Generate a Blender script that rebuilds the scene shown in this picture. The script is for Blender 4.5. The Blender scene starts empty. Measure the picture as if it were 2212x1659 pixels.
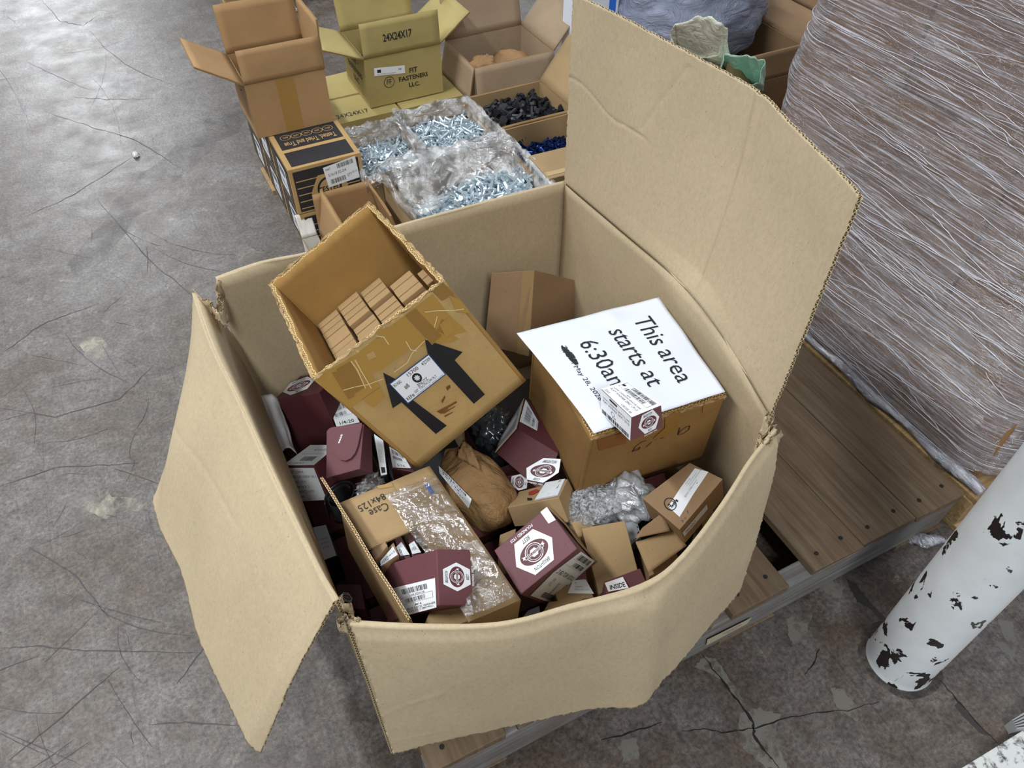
import bpy, bmesh, math, random
import numpy as np
from mathutils import Vector, Matrix, noise
S = bpy.context.scene
C = S.collection
rnd = random.Random(7)

# ------------------------------------------------------------------ camera
FPX, PITCH, YAW, HC = 1650.0, 0.8216, 0.4674, 1.48
CX, CY = 1106.0, 829.5
cp, sp = math.cos(PITCH), math.sin(PITCH)
CF = Vector((math.sin(YAW)*cp, math.cos(YAW)*cp, -sp))
CR = Vector((math.cos(YAW), -math.sin(YAW), 0))
CU = CR.cross(CF)
CAM = Vector((0, 0, HC))
cd = bpy.data.cameras.new('camera'); co = bpy.data.objects.new('camera', cd); C.objects.link(co)
co.matrix_world = Matrix(((CR.x, CU.x, -CF.x, 0), (CR.y, CU.y, -CF.y, 0), (CR.z, CU.z, -CF.z, HC), (0, 0, 0, 1)))
cd.sensor_fit = 'HORIZONTAL'; cd.sensor_width = 36; cd.lens = 36*FPX/2212; cd.clip_start = .02
S.camera = co
# ------------------------------------------------------------------ exposure, world, lamps
S.view_settings.view_transform = 'Standard'; S.view_settings.look = 'None'
S.view_settings.gamma = 1; S.view_settings.use_curve_mapping = False
S.view_settings.exposure = 0.0
W = bpy.data.worlds.new('warehouse_air'); S.world = W; W.use_nodes = True
W.node_tree.nodes['Background'].inputs[0].default_value = (.80, .88, 1, 1)
W.node_tree.nodes['Background'].inputs[1].default_value = .36
def lamp(x, y, z, sx, sy, power, col=(.93, .97, 1)):
    l = bpy.data.lights.new('ceiling_lamp', 'AREA'); l.shape = 'RECTANGLE'; l.size = sx; l.size_y = sy
    l.energy = power; l.color = col
    o = bpy.data.objects.new('ceiling_lamp', l); C.objects.link(o); o.location = (x, y, z)
    return o
for yy in (1.6, 5.6, 9.6, 13.6, 17.6):
    lamp(-2.1 if yy < 9 else -.9, yy, 4.6, .35, 2.4, 215 if yy < 3 else 110 if yy < 9 else 130 if yy < 13 else 360)
for yy in (2.0, 6.0, 10.0):
    lamp(5.5, yy, 4.6, .35, 2.4, 80)
lamp(-.6, -2.9, 4.2, .35, 2.4, 190)

# ------------------------------------------------------------------ pixel helpers (photo frame 2212 x 1659)
def ray(x, y): return CR*((x-CX)/FPX)+CU*((CY-y)/FPX)+CF
def at(x, y, z):
    d = ray(x, y); t = (z-HC)/d.z; return CAM+d*t
def ony(x, y, yy):
    d = ray(x, y); return CAM+d*(yy/d.y)
def onx(x, y, xx):
    d = ray(x, y); return CAM+d*(xx/d.x)
def proj(P):
    d = P-CAM; w = d.dot(CF); return (CX+FPX*d.dot(CR)/w, CY-FPX*d.dot(CU)/w)
def hom(src, dst):
    A = []
    for (x, y), (u, v) in zip(src, dst):
        A.append([x, y, 1, 0, 0, 0, -u*x, -u*y, -u]); A.append([0, 0, 0, x, y, 1, -v*x, -v*y, -v])
    return np.linalg.svd(np.array(A, float))[2][-1].reshape(3, 3)
def happ(h, x, y):
    a = h[0][0]*x+h[0][1]*y+h[0][2]; b = h[1][0]*x+h[1][1]*y+h[1][2]; c = h[2][0]*x+h[2][1]*y+h[2][2]
    return a/c, b/c

# ------------------------------------------------------------------ materials
MATS = {}
def lin(h):
    c = [int(h[i:i+2], 16)/255 for i in (0, 2, 4)]
    return tuple((x/12.92 if x <= .04045 else ((x+.055)/1.055)**2.4) for x in c)+(1,)
def newmat(name):
    m = bpy.data.materials.new(name); m.use_nodes = True; nt = m.node_tree
    return m, nt, nt.nodes['Principled BSDF']
def N(nt, t, **k):
    n = nt.nodes.new(t)
    for a, b in k.items(): setattr(n, a, b)
    return n
def plain(name, col, rough=.6, metal=0, spec=.5):
    if name in MATS: return MATS[name]
    m, nt, b = newmat(name)
    b.inputs['Base Color'].default_value = col if len(col) == 4 else tuple(col)+(1,)
    b.inputs['Roughness'].default_value = rough; b.inputs['Metallic'].default_value = metal
    b.inputs['Specular IOR Level'].default_value = spec
    MATS[name] = m; return m
def mix(nt, fac, a, b, mode='MIX'):
    n = N(nt, 'ShaderNodeMix', data_type='RGBA', blend_type=mode)
    for s, v in ((0, fac), (6, a), (7, b)):
        if isinstance(v, (int, float, tuple)): n.inputs[s].default_value = v
        else: nt.links.new(v, n.inputs[s])
    return n.outputs[2]
def noisetex(nt, co, scale, detail=4, rough=.6, dist=0):
    n = N(nt, 'ShaderNodeTexNoise'); n.inputs['Scale'].default_value = scale; n.inputs['Detail'].default_value = detail
    n.inputs['Roughness'].default_value = rough; n.inputs['Distortion'].default_value = dist
    nt.links.new(co, n.inputs['Vector']); return n.outputs['Fac']
def ramp(nt, fac, p0, p1, c0=(0, 0, 0, 1), c1=(1, 1, 1, 1)):
    r = N(nt, 'ShaderNodeValToRGB'); e = r.color_ramp.elements
    e[0].position = p0; e[0].color = c0; e[1].position = p1; e[1].color = c1
    nt.links.new(fac, r.inputs[0]); return r.outputs[0]
def mapping(nt, co, scale, rot=(0, 0, 0)):
    m = N(nt, 'ShaderNodeMapping'); m.inputs['Scale'].default_value = scale; m.inputs['Rotation'].default_value = rot
    nt.links.new(co, m.inputs[0]); return m.outputs[0]
def bump(nt, b, h, strength, dist):
    n = N(nt, 'ShaderNodeBump'); n.inputs['Strength'].default_value = strength; n.inputs['Distance'].default_value = dist
    nt.links.new(h, n.inputs['Height']); nt.links.new(n.outputs[0], b.inputs['Normal'])
def board(name, hexc, var=.12, speck=.18, stain=0., staincol='5a3c1c', rough=.8, bmp=(45, .14, .002)):
    """kraft cardboard: fibre specks, soft tint variation, optional stains"""
    m, nt, b = newmat(name); co = N(nt, 'ShaderNodeTexCoord').outputs['Object']
    c = lin(hexc); dark = tuple(x*(1-var*1.6) for x in c[:3])+(1,); lite = tuple(min(1, x*(1+var)) for x in c[:3])+(1,)
    col = mix(nt, ramp(nt, noisetex(nt, co, 5, 5), .3, .7), dark, lite)
    fib = ramp(nt, noisetex(nt, mapping(nt, co, (1, 1, .6)), 170, 4, .8), .35, .72)
    n = N(nt, 'ShaderNodeMath', operation='MULTIPLY'); nt.links.new(fib, n.inputs[0]); n.inputs[1].default_value = speck
    col = mix(nt, n.outputs[0], col, tuple(x*.45 for x in c[:3])+(1,))
    sp_ = ramp(nt, noisetex(nt, co, 420, 1, .5), .745, .77)
    col = mix(nt, sp_, col, tuple(x*.4 for x in c[:3])+(1,))
    if stain:
        st = ramp(nt, noisetex(nt, co, 9, 6, .65, .6), .55, .72)
        n = N(nt, 'ShaderNodeMath', operation='MULTIPLY'); nt.links.new(st, n.inputs[0]); n.inputs[1].default_value = stain
        col = mix(nt, n.outputs[0], col, lin(staincol))
    nt.links.new(col, b.inputs['Base Color']); b.inputs['Roughness'].default_value = rough
    b.inputs['Specular IOR Level'].default_value = .25
    bump(nt, b, noisetex(nt, co, bmp[0], 6, .6, .8), bmp[1], bmp[2])
    MATS[name] = m; return m
def corr_edge(name, light, dark, pitch=.0075):
    m, nt, b = newmat(name); uv = N(nt, 'ShaderNodeUVMap').outputs[0]
    sx = N(nt, 'ShaderNodeSeparateXYZ'); nt.links.new(uv, sx.inputs[0])
    a = N(nt, 'ShaderNodeMath', operation='MULTIPLY'); nt.links.new(sx.outputs[0], a.inputs[0]); a.inputs[1].default_value = 2*math.pi/pitch
    s = N(nt, 'ShaderNodeMath', operation='SINE'); nt.links.new(a.outputs[0], s.inputs[0])
    # distance from the sine flute, v runs 0..1 through the thickness
    v = N(nt, 'ShaderNodeMath', operation='MULTIPLY_ADD'); nt.links.new(sx.outputs[1], v.inputs[0]); v.inputs[1].default_value = 2.6; v.inputs[2].default_value = -1.3
    d = N(nt, 'ShaderNodeMath', operation='SUBTRACT'); nt.links.new(v.outputs[0], d.inputs[0]); nt.links.new(s.outputs[0], d.inputs[1])
    ab = N(nt, 'ShaderNodeMath', operation='ABSOLUTE'); nt.links.new(d.outputs[0], ab.inputs[0])
    r = ramp(nt, ab.outputs[0], .25, .6)
    v2 = N(nt, 'ShaderNodeMath', operation='ABSOLUTE'); nt.links.new(v.outputs[0], v2.inputs[0])
    liner = ramp(nt, v2.outputs[0], .95, 1.05)
    col = mix(nt, r, lin(light), lin(dark)); col = mix(nt, liner, col, lin(light))
    nt.links.new(col, b.inputs['Base Color']); b.inputs['Roughness'].default_value = .9
    MATS[name] = m; return m
KRAFT = board('kraft_board', 'beab8b', .05, .30)
KEDGE = corr_edge('kraft_cut_edge', 'c9b48c', '4a3820')
TAN = board('tan_board', 'a58a64', .10, .12)
TAN2 = board('brown_tan_board', '96795a', .12, .12)
OCHRE = board('ochre_board', 'bc9b64', .12, .12, .35, '8a6a38')
OCHREIN = board('ochre_inner_board', 'a57f47', .10, .10, .25, '8a5f28')
BROWNB = board('aged_brown_board', '8f6c3e', .14, .12, .3, '77532a')
YEL = board('yellow_board', 'ad9c64', .08, .10)
GREYB = board('grey_brown_board', 'a69076', .08, .12, .2, '7a6244')
SMALLB = board('small_carton_board', 'a88a62', .10, .12)
TEDGE = plain('board_cut_edge', lin('8a6c42'), .9)
LTEDGE = board('frayed_edge', 'bfa070', .35, .7)
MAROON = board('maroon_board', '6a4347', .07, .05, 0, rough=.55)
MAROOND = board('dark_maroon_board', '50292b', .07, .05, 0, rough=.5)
BLK = plain('black_print', lin('17161a'), .6)
WHITE = plain('white_label', lin('e6e8ea'), .5)
WHITE2 = plain('soft_white_label', lin('cdcfd0'), .55)
INK = plain('black_ink', lin('1b1b20'), .6)
GREYINK = plain('grey_ink', lin('55565c'), .6)
BLUEINK = plain('blue_ink', lin('27407c'), .6)
REDINK = plain('red_ink', lin('9c2a22'), .6)
MARINK = plain('maroon_ink', lin('5a2c30'), .6)
KRAFTINK = plain('kraft_show_through', lin('b9935a'), .8)
TAPE = plain('packing_tape', lin('a8823f'), .3)
TAPE2 = plain('aged_tape', lin('8f6a33'), .35)
STRING = plain('split_tape_edge', lin('d6c08c'), .5)
PAPER = plain('white_paper', lin('d9dde6'), .6)

def transp(name, tint=(.9, .92, .95), alpha=.35, rough=.12, scale=30, bstr=.9, stretch=(1, 1, 1), milk=.2, milkcol=(.8, .82, .85), bdist=.01, m0=.45, m1=.7):
    """thin clear film: mostly see-through with glossy wrinkles and milky creases"""
    m = bpy.data.materials.new(name); m.use_nodes = True; nt = m.node_tree
    for n in list(nt.nodes): nt.nodes.remove(n)
    out = N(nt, 'ShaderNodeOutputMaterial'); co = N(nt, 'ShaderNodeTexCoord').outputs['Object']
    mp = mapping(nt, co, stretch)
    h = noisetex(nt, mp, scale, 6, .62, 1.2)
    bp = N(nt, 'ShaderNodeBump'); bp.inputs['Strength'].default_value = bstr; bp.inputs['Distance'].default_value = bdist
    nt.links.new(h, bp.inputs['Height'])
    g = N(nt, 'ShaderNodeBsdfGlossy'); g.inputs['Roughness'].default_value = rough; g.inputs['Color'].default_value = (1, 1, 1, 1); nt.links.new(bp.outputs[0], g.inputs['Normal'])
    t = N(nt, 'ShaderNodeBsdfTransparent'); t.inputs['Color'].default_value = tuple(tint)+(1,)
    d = N(nt, 'ShaderNodeBsdfDiffuse'); d.inputs['Color'].default_value = tuple(milkcol)+(1,); nt.links.new(bp.outputs[0], d.inputs['Normal'])
    mk = ramp(nt, noisetex(nt, mp, scale*1.7, 6, .7, .8), m0, m1)
    mm = N(nt, 'ShaderNodeMath', operation='MULTIPLY'); nt.links.new(mk, mm.inputs[0]); mm.inputs[1].default_value = milk
    s1 = N(nt, 'ShaderNodeMixShader'); s1.inputs[0].default_value = alpha; nt.links.new(t.outputs[0], s1.inputs[1]); nt.links.new(g.outputs[0], s1.inputs[2])
    s2 = N(nt, 'ShaderNodeMixShader'); nt.links.new(mm.outputs[0], s2.inputs[0]); nt.links.new(s1.outputs[0], s2.inputs[1]); nt.links.new(d.outputs[0], s2.inputs[2])
    nt.links.new(s2.outputs[0], out.inputs[0]); MATS[name] = m; return m
FILM = transp('clear_bag_film', (.96, .96, .96), .14, .12, 11, 1, (1, 1, 1), .55, (.80, .79, .76), .02, .46, .72)
ZIP = transp('zip_bag_film', (.95, .95, .95), .22, .10, 7, 1, (1, 1.6, 1), .28, (.86, .83, .80), .03, .5, .75)
WRAP = transp('stretch_film', (.93, .91, .91), .20, .12, 3.2, 1, (1, 1.3, 60), .80, (.82, .80, .84), .012, .50, .66)  # pale streaks: bunched film and its wrinkle highlights, put into the colour
BUBB = transp('bubble_film', (.9, .92, .95), .3, .1, 90, 1, (1, 1, 1), .8, (.62, .65, .68), .01, .4, .6)

def wood(name, c0, c1, axis='y'):
    m, nt, b = newmat(name); co = N(nt, 'ShaderNodeTexCoord').outputs['Object']
    st = {'y': (30, 1.5, 30), 'x': (1.5, 30, 30)}[axis]
    g = noisetex(nt, mapping(nt, co, st), 3, 8, .65, .5)
    col = mix(nt, ramp(nt, g, .3, .75), lin(c0), lin(c1))
    big = ramp(nt, noisetex(nt, co, 7, 5), .4, .7)
    n = N(nt, 'ShaderNodeMath', operation='MULTIPLY'); nt.links.new(big, n.inputs[0]); n.inputs[1].default_value = .55
    col = mix(nt, n.outputs[0], col, lin('634a34'))
    nt.links.new(col, b.inputs['Base Color']); b.inputs['Roughness'].default_value = .75
    bump(nt, b, g, .4, .003); MATS[name] = m; return m
WOOD = wood('weathered_deck_wood', '54442f', '84715a')
WOODX = wood('grey_stringer_wood', '5c5a58', '96938e', 'x')
WOODN = wood('new_pallet_wood', '8a6c42', 'c9a878', 'x')

# ------------------------------------------------------------------ object plumbing
def tag(o, label=None, cat=None, group=None, kind=None):
    if label: o['label'] = label
    if cat: o['category'] = cat
    if group: o['group'] = group
    if kind: o['kind'] = kind
    return o
def empty(name, loc, label, cat, group=None):
    o = bpy.data.objects.new(name, None); C.objects.link(o); o.location = loc; o.empty_display_size = .05
    return tag(o, label, cat, group)
def wloc(o):
    v = Vector(o.location)
    if o.parent: v = v+wloc(o.parent)
    return v
def mkobj(name, verts, faces, mats, parent=None, mi=None, uvs=None, smooth=False, loc=None):
    """verts are world coordinates; the object is placed so that they stay put"""
    if loc is None:
        if parent is not None: loc = wloc(parent)
        else:
            n = len(verts); loc = Vector((sum(v[0] for v in verts)/n, sum(v[1] for v in verts)/n, min(v[2] for v in verts)))
    me = bpy.data.meshes.new(name); me.from_pydata([Vector(v)-loc for v in verts], [], faces)
    for m in (mats if isinstance(mats, (list, tuple)) else [mats]): me.materials.append(m)
    if mi: me.polygons.foreach_set('material_index', mi)
    if uvs:
        l = me.uv_layers.new(name='UVMap')
        for p in me.polygons:
            f = uvs[p.index]
            for k, li in enumerate(p.loop_indices):
                l.data[li].uv = f[k] if f else (0, 0)
    if smooth: me.polygons.foreach_set('use_smooth', [True]*len(me.polygons))
    me.update()
    o = bpy.data.objects.new(name, me); C.objects.link(o)
    if parent is not None:
        o.parent = parent; o.location = loc-wloc(parent)
    else: o.location = loc
    return o
def bevel(o, w=.0012, ang=.7, seg=2):
    b = o.modifiers.new('soft_edges', 'BEVEL'); b.width = w; b.segments = seg; b.limit_method = 'ANGLE'; b.angle_limit = ang
    return o
def interp(pts, u):
    """piecewise-linear along a list of vectors, uniform parameter"""
    n = len(pts)-1; x = min(max(u, 0), 1)*n; i = min(int(x), n-1); t = x-i
    return pts[i]*(1-t)+pts[i+1]*t
def smooth_interp(pts, u):
    n = len(pts)-1; x = min(max(u, 0), 1)*n; i = min(int(x), n-1); t = x-i
    p0 = pts[max(i-1, 0)]; p1 = pts[i]; p2 = pts[i+1]; p3 = pts[min(i+2, n)]
    return .5*((2*p1)+(p2-p0)*t+(2*p0-5*p1+4*p2-p3)*t*t+(3*p1-p0-3*p2+p3)*t*t*t)
class Surf:
    """a surface f(u,v)->point, with normal"""
    def __init__(s, f): s.f = f
    def nrm(s, u, v, e=.004):
        a = s.f(min(u+e, 1), v)-s.f(max(u-e, 0), v); b = s.f(u, min(v+e, 1))-s.f(u, max(v-e, 0))
        n = a.cross(b)
        return n.normalized() if n.length > 1e-12 else Vector((0, 0, 1))
    def grid(s, nu, nv): return [[s.f(i/nu, j/nv) for i in range(nu+1)] for j in range(nv+1)]
def quadsurf(a, b, c, d, bul=0, wav=0, seed=0, sc=8):
    """a(0,0) b(1,0) c(1,1) d(0,1); bul bows it along its normal"""
    n = (b-a).cross(d-a).normalized()
    def f(u, v):
        p = (a*(1-u)+b*u)*(1-v)+(d*(1-u)+c*u)*v
        k = bul*4*u*(1-u)*4*v*(1-v) if bul else 0
        if wav: k += wav*noise.noise(Vector((u*sc*.5+seed, v*sc*.5, seed*1.7)))
        return p+n*k
    return Surf(f)
def sheet(name, surf, nu, nv, thick, mats, parent=None, jag=0, seed=1, smooth=True, sides='lrtb', fold=''):
    G = surf.grid(nu, nv); r = random.Random(seed)
    Nn = [[surf.nrm(i/nu, j/nv) for i in range(nu+1)] for j in range(nv+1)]
    if jag:
        for j in range(nv+1):
            for i in range(nu+1):
                e = (i == 0 and 'l' in sides) or (i == nu and 'r' in sides) or (j == 0 and 'b' in sides) or (j == nv and 't' in sides)
                if e: G[j][i] = G[j][i]+Vector((r.uniform(-1, 1), r.uniform(-1, 1), r.uniform(-1, 1)))*jag
    V = []; 
    for s in (.5, -.5):
        for j in range(nv+1):
            for i in range(nu+1): V.append(G[j][i]+Nn[j][i]*thick*s)
    n1 = (nu+1)*(nv+1); idx = lambda i, j, k=0: k*n1+j*(nu+1)+i
    Fc, MI, UV = [], [], []
    for j in range(nv):
        for i in range(nu):
            Fc.append((idx(i, j), idx(i+1, j), idx(i+1, j+1), idx(i, j+1))); MI.append(0); UV.append(None)
            Fc.append((idx(i, j+1, 1), idx(i+1, j+1, 1), idx(i+1, j, 1), idx(i, j, 1))); MI.append(0); UV.append(None)
    ml = 1 if isinstance(mats, (list, tuple)) and len(mats) > 1 else 0
    def side(path, sd):
        L = 0; ml_ = 0 if sd in fold else ml
        for (a, b) in zip(path[:-1], path[1:]):
            l = (G[a[1]][a[0]]-G[b[1]][b[0]]).length
            Fc.append((idx(*a), idx(*a, 1), idx(*b, 1), idx(*b))); MI.append(ml_); UV.append([(L, 0), (L, 1), (L+l, 1), (L+l, 0)]); L += l
    side([(i, 0) for i in range(nu+1)], 'b'); side([(nu, j) for j in range(nv+1)], 'r')
    side([(i, nv) for i in range(nu, -1, -1)], 't'); side([(0, j) for j in range(nv, -1, -1)], 'l')
    o = mkobj(name, V, Fc, mats, parent, MI, UV)
    if smooth: o.data.polygons.foreach_set('use_smooth', [m == 0 for m in MI])
    return o

# ------------------------------------------------------------------ eight-corner cartons
FACE = {'+z': ('001', '101', '111', '011'), '-y': ('000', '100', '101', '001'), '+x': ('100', '110', '111', '101'),
        '-x': ('010', '000', '001', '011'), '+y': ('110', '010', '011', '111'), '-z': ('010', '110', '100', '000')}
KEYS = ('000', '100', '010', '110', '001', '101', '011', '111')
def V8(lst, s=1.0, off=(0, 0, 0)):
    return {k: CAM+(Vector(p)-CAM)*s+Vector(off) for k, p in zip(KEYS, lst)}
def pbox(quad, zs, h, dn=(0, 0, -1), shrink=1.0):
    """top face from four photo pixels (near-left, near-right, far-right, far-left) at heights zs, body h deep along dn"""
    if isinstance(zs, (int, float)): zs = [zs]*4
    T = [at(x, y, z) for (x, y), z in zip(quad, zs)]; dn = Vector(dn).normalized()*h
    d = dict(zip(('001', '101', '111', '011'), T)); d.update(dict(zip(('000', '100', '110', '010'), [t+dn for t in T])))
    return d
def wbox(x0, x1, y0, y1, z0, z1, yaw=0):
    cx_, cy_ = (x0+x1)/2, (y0+y1)/2; d = {}
    for k in KEYS:
        x = (x1 if k[0] == '1' else x0)-cx_; y = (y1 if k[1] == '1' else y0)-cy_
        d[k] = Vector((cx_+x*math.cos(yaw)-y*math.sin(yaw), cy_+x*math.sin(yaw)+y*math.cos(yaw), z1 if k[2] == '1' else z0))
    return d
def fsurf(V, fid):
    a, b, c, d = [V[k] for k in FACE[fid]]
    return quadsurf(a, b, c, d)
def shell(name, V, mat, parent=None, n=6, openf=(), solid=0, rimmat=None, dent=.0, seed=0, loc=None):
    verts, faces, key = [], [], {}
    def vid(p):
        k = (round(p.x, 5), round(p.y, 5), round(p.z, 5))
        if k not in key: key[k] = len(verts); verts.append(p)
        return key[k]
    cen = sum((V[k] for k in KEYS), Vector())/8
    for fid in FACE:
        if fid in openf: continue
        g = fsurf(V, fid).grid(n, n)
        for j in range(n):
            for i in range(n):
                faces.append(tuple(vid(g[b][a]) for a, b in ((i, j), (i+1, j), (i+1, j+1), (i, j+1))))
    if dent:
        verts = [p+(p-cen).normalized()*dent*(noise.noise(p*14+Vector((seed, 0, 0)))-.3) for p in verts]
    mats = [mat]+([rimmat] if rimmat else [])
    o = mkobj(name, verts, faces, mats, parent, loc=loc)
    if solid:
        s = o.modifiers.new('wall', 'SOLIDIFY'); s.thickness = solid; s.offset = -1
        if rimmat: s.material_offset_rim = 1
    elif not dent: bevel(o)
    return o

# ------------------------------------------------------------------ print on surfaces
_tc = {}
def text_geo(s, shear=0, bold=0):
    k = (s, shear, bold)
    if k in _tc: return _tc[k]
    cu = bpy.data.curves.new('t', 'FONT'); cu.body = s; cu.resolution_u = 2; cu.shear = shear; cu.offset = bold
    ob = bpy.data.objects.new('t', cu); C.objects.link(ob); dg = bpy.context.evaluated_depsgraph_get(); dg.update()
    me = bpy.data.meshes.new_from_object(ob.evaluated_get(dg))
    vs = [(v.co.x, v.co.y) for v in me.vertices]; fs = [tuple(p.vertices) for p in me.polygons]
    bpy.data.objects.remove(ob); bpy.data.curves.remove(cu); bpy.data.meshes.remove(me)
    if vs:
        x0 = min(v[0] for v in vs); x1 = max(v[0] for v in vs); y0 = min(v[1] for v in vs); y1 = max(v[1] for v in vs)
        vs = [((x-x0)/(x1-x0), (y-y0)/(y1-y0)) for x, y in vs]
    _tc[k] = (vs, fs); return _tc[k]
class Draw:
    def __init__(s): s.v, s.f, s.m, s.mats = [], [], [], []
    def _m(s, mat):
        if mat not in s.mats: s.mats.append(mat)
        return s.mats.index(mat)
    def raw(s, vs, fs, mat, layer):
        b = len(s.v); s.v += [(x, y, layer) for x, y in vs]; k = s._m(mat)
        for f in fs: s.f.append(tuple(b+i for i in f)); s.m.append(k)
    def poly(s, pts, mat, layer=0): s.raw(pts, [tuple(range(len(pts)))], mat, layer)
    def rect(s, x0, y0, x1, y1, mat, layer=0, n=1):
        for i in range(n):
            for j in range(n):
                a = x0+(x1-x0)*i/n; b = x0+(x1-x0)*(i+1)/n; c = y0+(y1-y0)*j/n; d = y0+(y1-y0)*(j+1)/n
                s.poly([(a, c), (b, c), (b, d), (a, d)], mat, layer)
    def text(s, t, x0, y0, x1, y1, mat, layer=2, shear=0, bold=0, rot=0):
        vs, fs = text_geo(t, shear, bold)
        if rot == 90: vs = [(1-y, x) for x, y in vs]
        if rot == -90: vs = [(y, 1-x) for x, y in vs]
        if rot == 180: vs = [(1-x, 1-y) for x, y in vs]
        s.raw([(x0+(x1-x0)*x, y0+(y1-y0)*y) for x, y in vs], fs, mat, layer)
    def bars(s, x0, y0, x1, y1, mat, layer=2, n=26, seed=1, rot=0):
        r = random.Random(seed); w = [r.choice((1, 1, 2, 3)) for _ in range(n*2)]; T = sum(w); a = 0
        for i, k in enumerate(w):
            if i % 2 == 0:
                if not rot: s.poly([(x0+(x1-x0)*a/T, y0), (x0+(x1-x0)*(a+k)/T, y0), (x0+(x1-x0)*(a+k)/T, y1), (x0+(x1-x0)*a/T, y1)], mat, layer)
                else: s.poly([(x0, y0+(y1-y0)*a/T), (x1, y0+(y1-y0)*a/T), (x1, y0+(y1-y0)*(a+k)/T), (x0, y0+(y1-y0)*(a+k)/T)], mat, layer)
            a += k
    def ring(s, cx, cy, rx, ry, t, mat, layer=2, n=40, a0=0, a1=360):
        P = []; 
        for i in range(n+1):
            a = math.radians(a0+(a1-a0)*i/n); P.append((math.cos(a), math.sin(a)))
        vs = [(cx+rx*c, cy+ry*q) for c, q in P]+[(cx+(rx-t)*c, cy+(ry-t*ry/rx)*q) for c, q in P]
        s.raw(vs, [(i, i+1, n+2+i, n+1+i) for i in range(n)], mat, layer)
    def disc(s, cx, cy, rx, ry, mat, layer=1, n=40):
        s.poly([(cx+rx*math.cos(2*math.pi*i/n), cy+ry*math.sin(2*math.pi*i/n)) for i in range(n)], mat, layer)
    def line(s, pts, w, mat, layer=2, asp=1):
        for (a, b) in zip(pts[:-1], pts[1:]):
            dx, dy = b[0]-a[0], (b[1]-a[1])*asp; L = math.hypot(dx, dy) or 1; nx, ny = -dy/L*w/2, dx/L*w/2/asp
            ex, ey = dx/L*w*.4, dy/L*w*.4/asp
            s.poly([(a[0]+nx-ex, a[1]+ny-ey), (b[0]+nx+ex, b[1]+ny+ey), (b[0]-nx+ex, b[1]-ny+ey), (a[0]-nx-ex, a[1]-ny-ey)], mat, layer)
def put(name, D, fn, parent, base=.0006, step=.00012, thick=0):
    """fn(x,y)->(point, normal)"""
    vs = []
    for x, y, l in D.v:
        p, n = fn(x, y); vs.append(p+n*(base+step*l))
    return mkobj(name, vs, D.f, D.mats, parent, D.m)
def flip(s, surf, flipn):
    pass
def decal(name, parent, surf, fpx, quad, D, sgn=1, base=.0006):
    """quad: photo pixels of the print's TL,TR,BR,BL read upright; surf: the face it is printed on"""
    h1 = hom([(0, 1), (1, 1), (1, 0), (0, 0)], quad)
    h2 = hom(fpx, [(0, 0), (1, 0), (1, 1), (0, 1)])
    def fn(x, y):
        px, py = happ(h1, x, y); u, v = happ(h2, px, py)
        return surf.f(u, v), surf.nrm(min(max(u, .01), .99), min(max(v, .01), .99))*sgn
    return put(name, D, fn, parent, base)
def fdecal(name, parent, V, fid, quad, D, base=.0006):
    sf = fsurf(V, fid); return decal(name, parent, sf, [proj(V[k]) for k in FACE[fid]], quad, D, 1, base)
def uvdecal(name, parent, surf, D, u0=0, v0=0, u1=1, v1=1, sgn=1, base=.0006, rot=0):
    def fn(x, y):
        if rot == 180: x, y = 1-x, 1-y
        if rot == 90: x, y = 1-y, x
        if rot == -90: x, y = y, 1-x
        u, v = u0+(u1-u0)*x, v0+(v1-v0)*y
        return surf.f(u, v), surf.nrm(min(max(u, .01), .99), min(max(v, .01), .99))*sgn
    return put(name, D, fn, parent, base)

def logo(founded=True, ink=MARINK, body=WHITE):
    """white hexagon with an oval maroon emblem, a ribbon across a ring and the maker's name, unit square"""
    D = Draw(); q = lambda x, y: (.5+x*.5, .56+y*.44)
    D.poly([q(1, 0), q(.52, .95), q(-.52, .95), q(-1, 0), q(-.52, -.95), q(.52, -.95)], body, 0)
    D.disc(.5, .56, .36, .235, ink, 1)
    D.ring(.5, .56, .215, .205, .016, body, 2); D.ring(.5, .56, .17, .162, .008, body, 2)
    D.poly([(.5+.11*math.cos(a*math.pi/3), .56+.10*math.sin(a*math.pi/3)) for a in range(6)], body, 2)
    D.disc(.5, .56, .045, .04, ink, 3)
    D.rect(.25, .525, .75, .595, body, 4); D.rect(.262, .534, .738, .586, ink, 5)
    D.poly([(.2, .49), (.28, .51), (.28, .575), (.2, .555), (.225, .52)], body, 3); D.poly([(.8, .49), (.72, .51), (.72, .575), (.8, .555), (.775, .52)], body, 3)
    D.text('BRIGHT-ON', .3, .545, .7, .576, body, 6)
    D.text('BRIGHTON', .29, .835, .71, .925, INK, 2, .25, .01); D.text('BEST', .395, .185, .605, .275, INK, 2, .25, .01)
    if founded: D.text('FOUNDED 1925', .2, .03, .8, .095, body, 1, 0, .01)
    return D
def stockers(seed=1, lines=('CAP SCREW ZINC',), bar=True, qr=False, mat=WHITE, edge=False):
    """white stock label with barcode and print"""
    D = Draw(); D.rect(0, 0, 1, 1, mat, 0, 2)
    r = random.Random(seed); y = .92
    if bar:
        D.bars(.12, .70, .88, .92, INK, 2, 24, seed); D.bars(.12, .44, .7, .60, INK, 2, 20, seed+5); D.line([(.05, .66), (.95, .66)], .008, GREYINK); D.line([(.05, .40), (.95, .40)], .008, GREYINK); y = .36
    n = len(lines); hgt = min(.14, (y-.06)/n*.7)
    for i, t in enumerate(lines):
        yy = y-(i+1)*(y-.04)/n+.02
        w = min(.84, .09*len(t)*hgt/.12)
        D.text(t, .5-w/2, yy, .5+w/2, yy+hgt, INK, 2, 0, .008)
    return D
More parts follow.
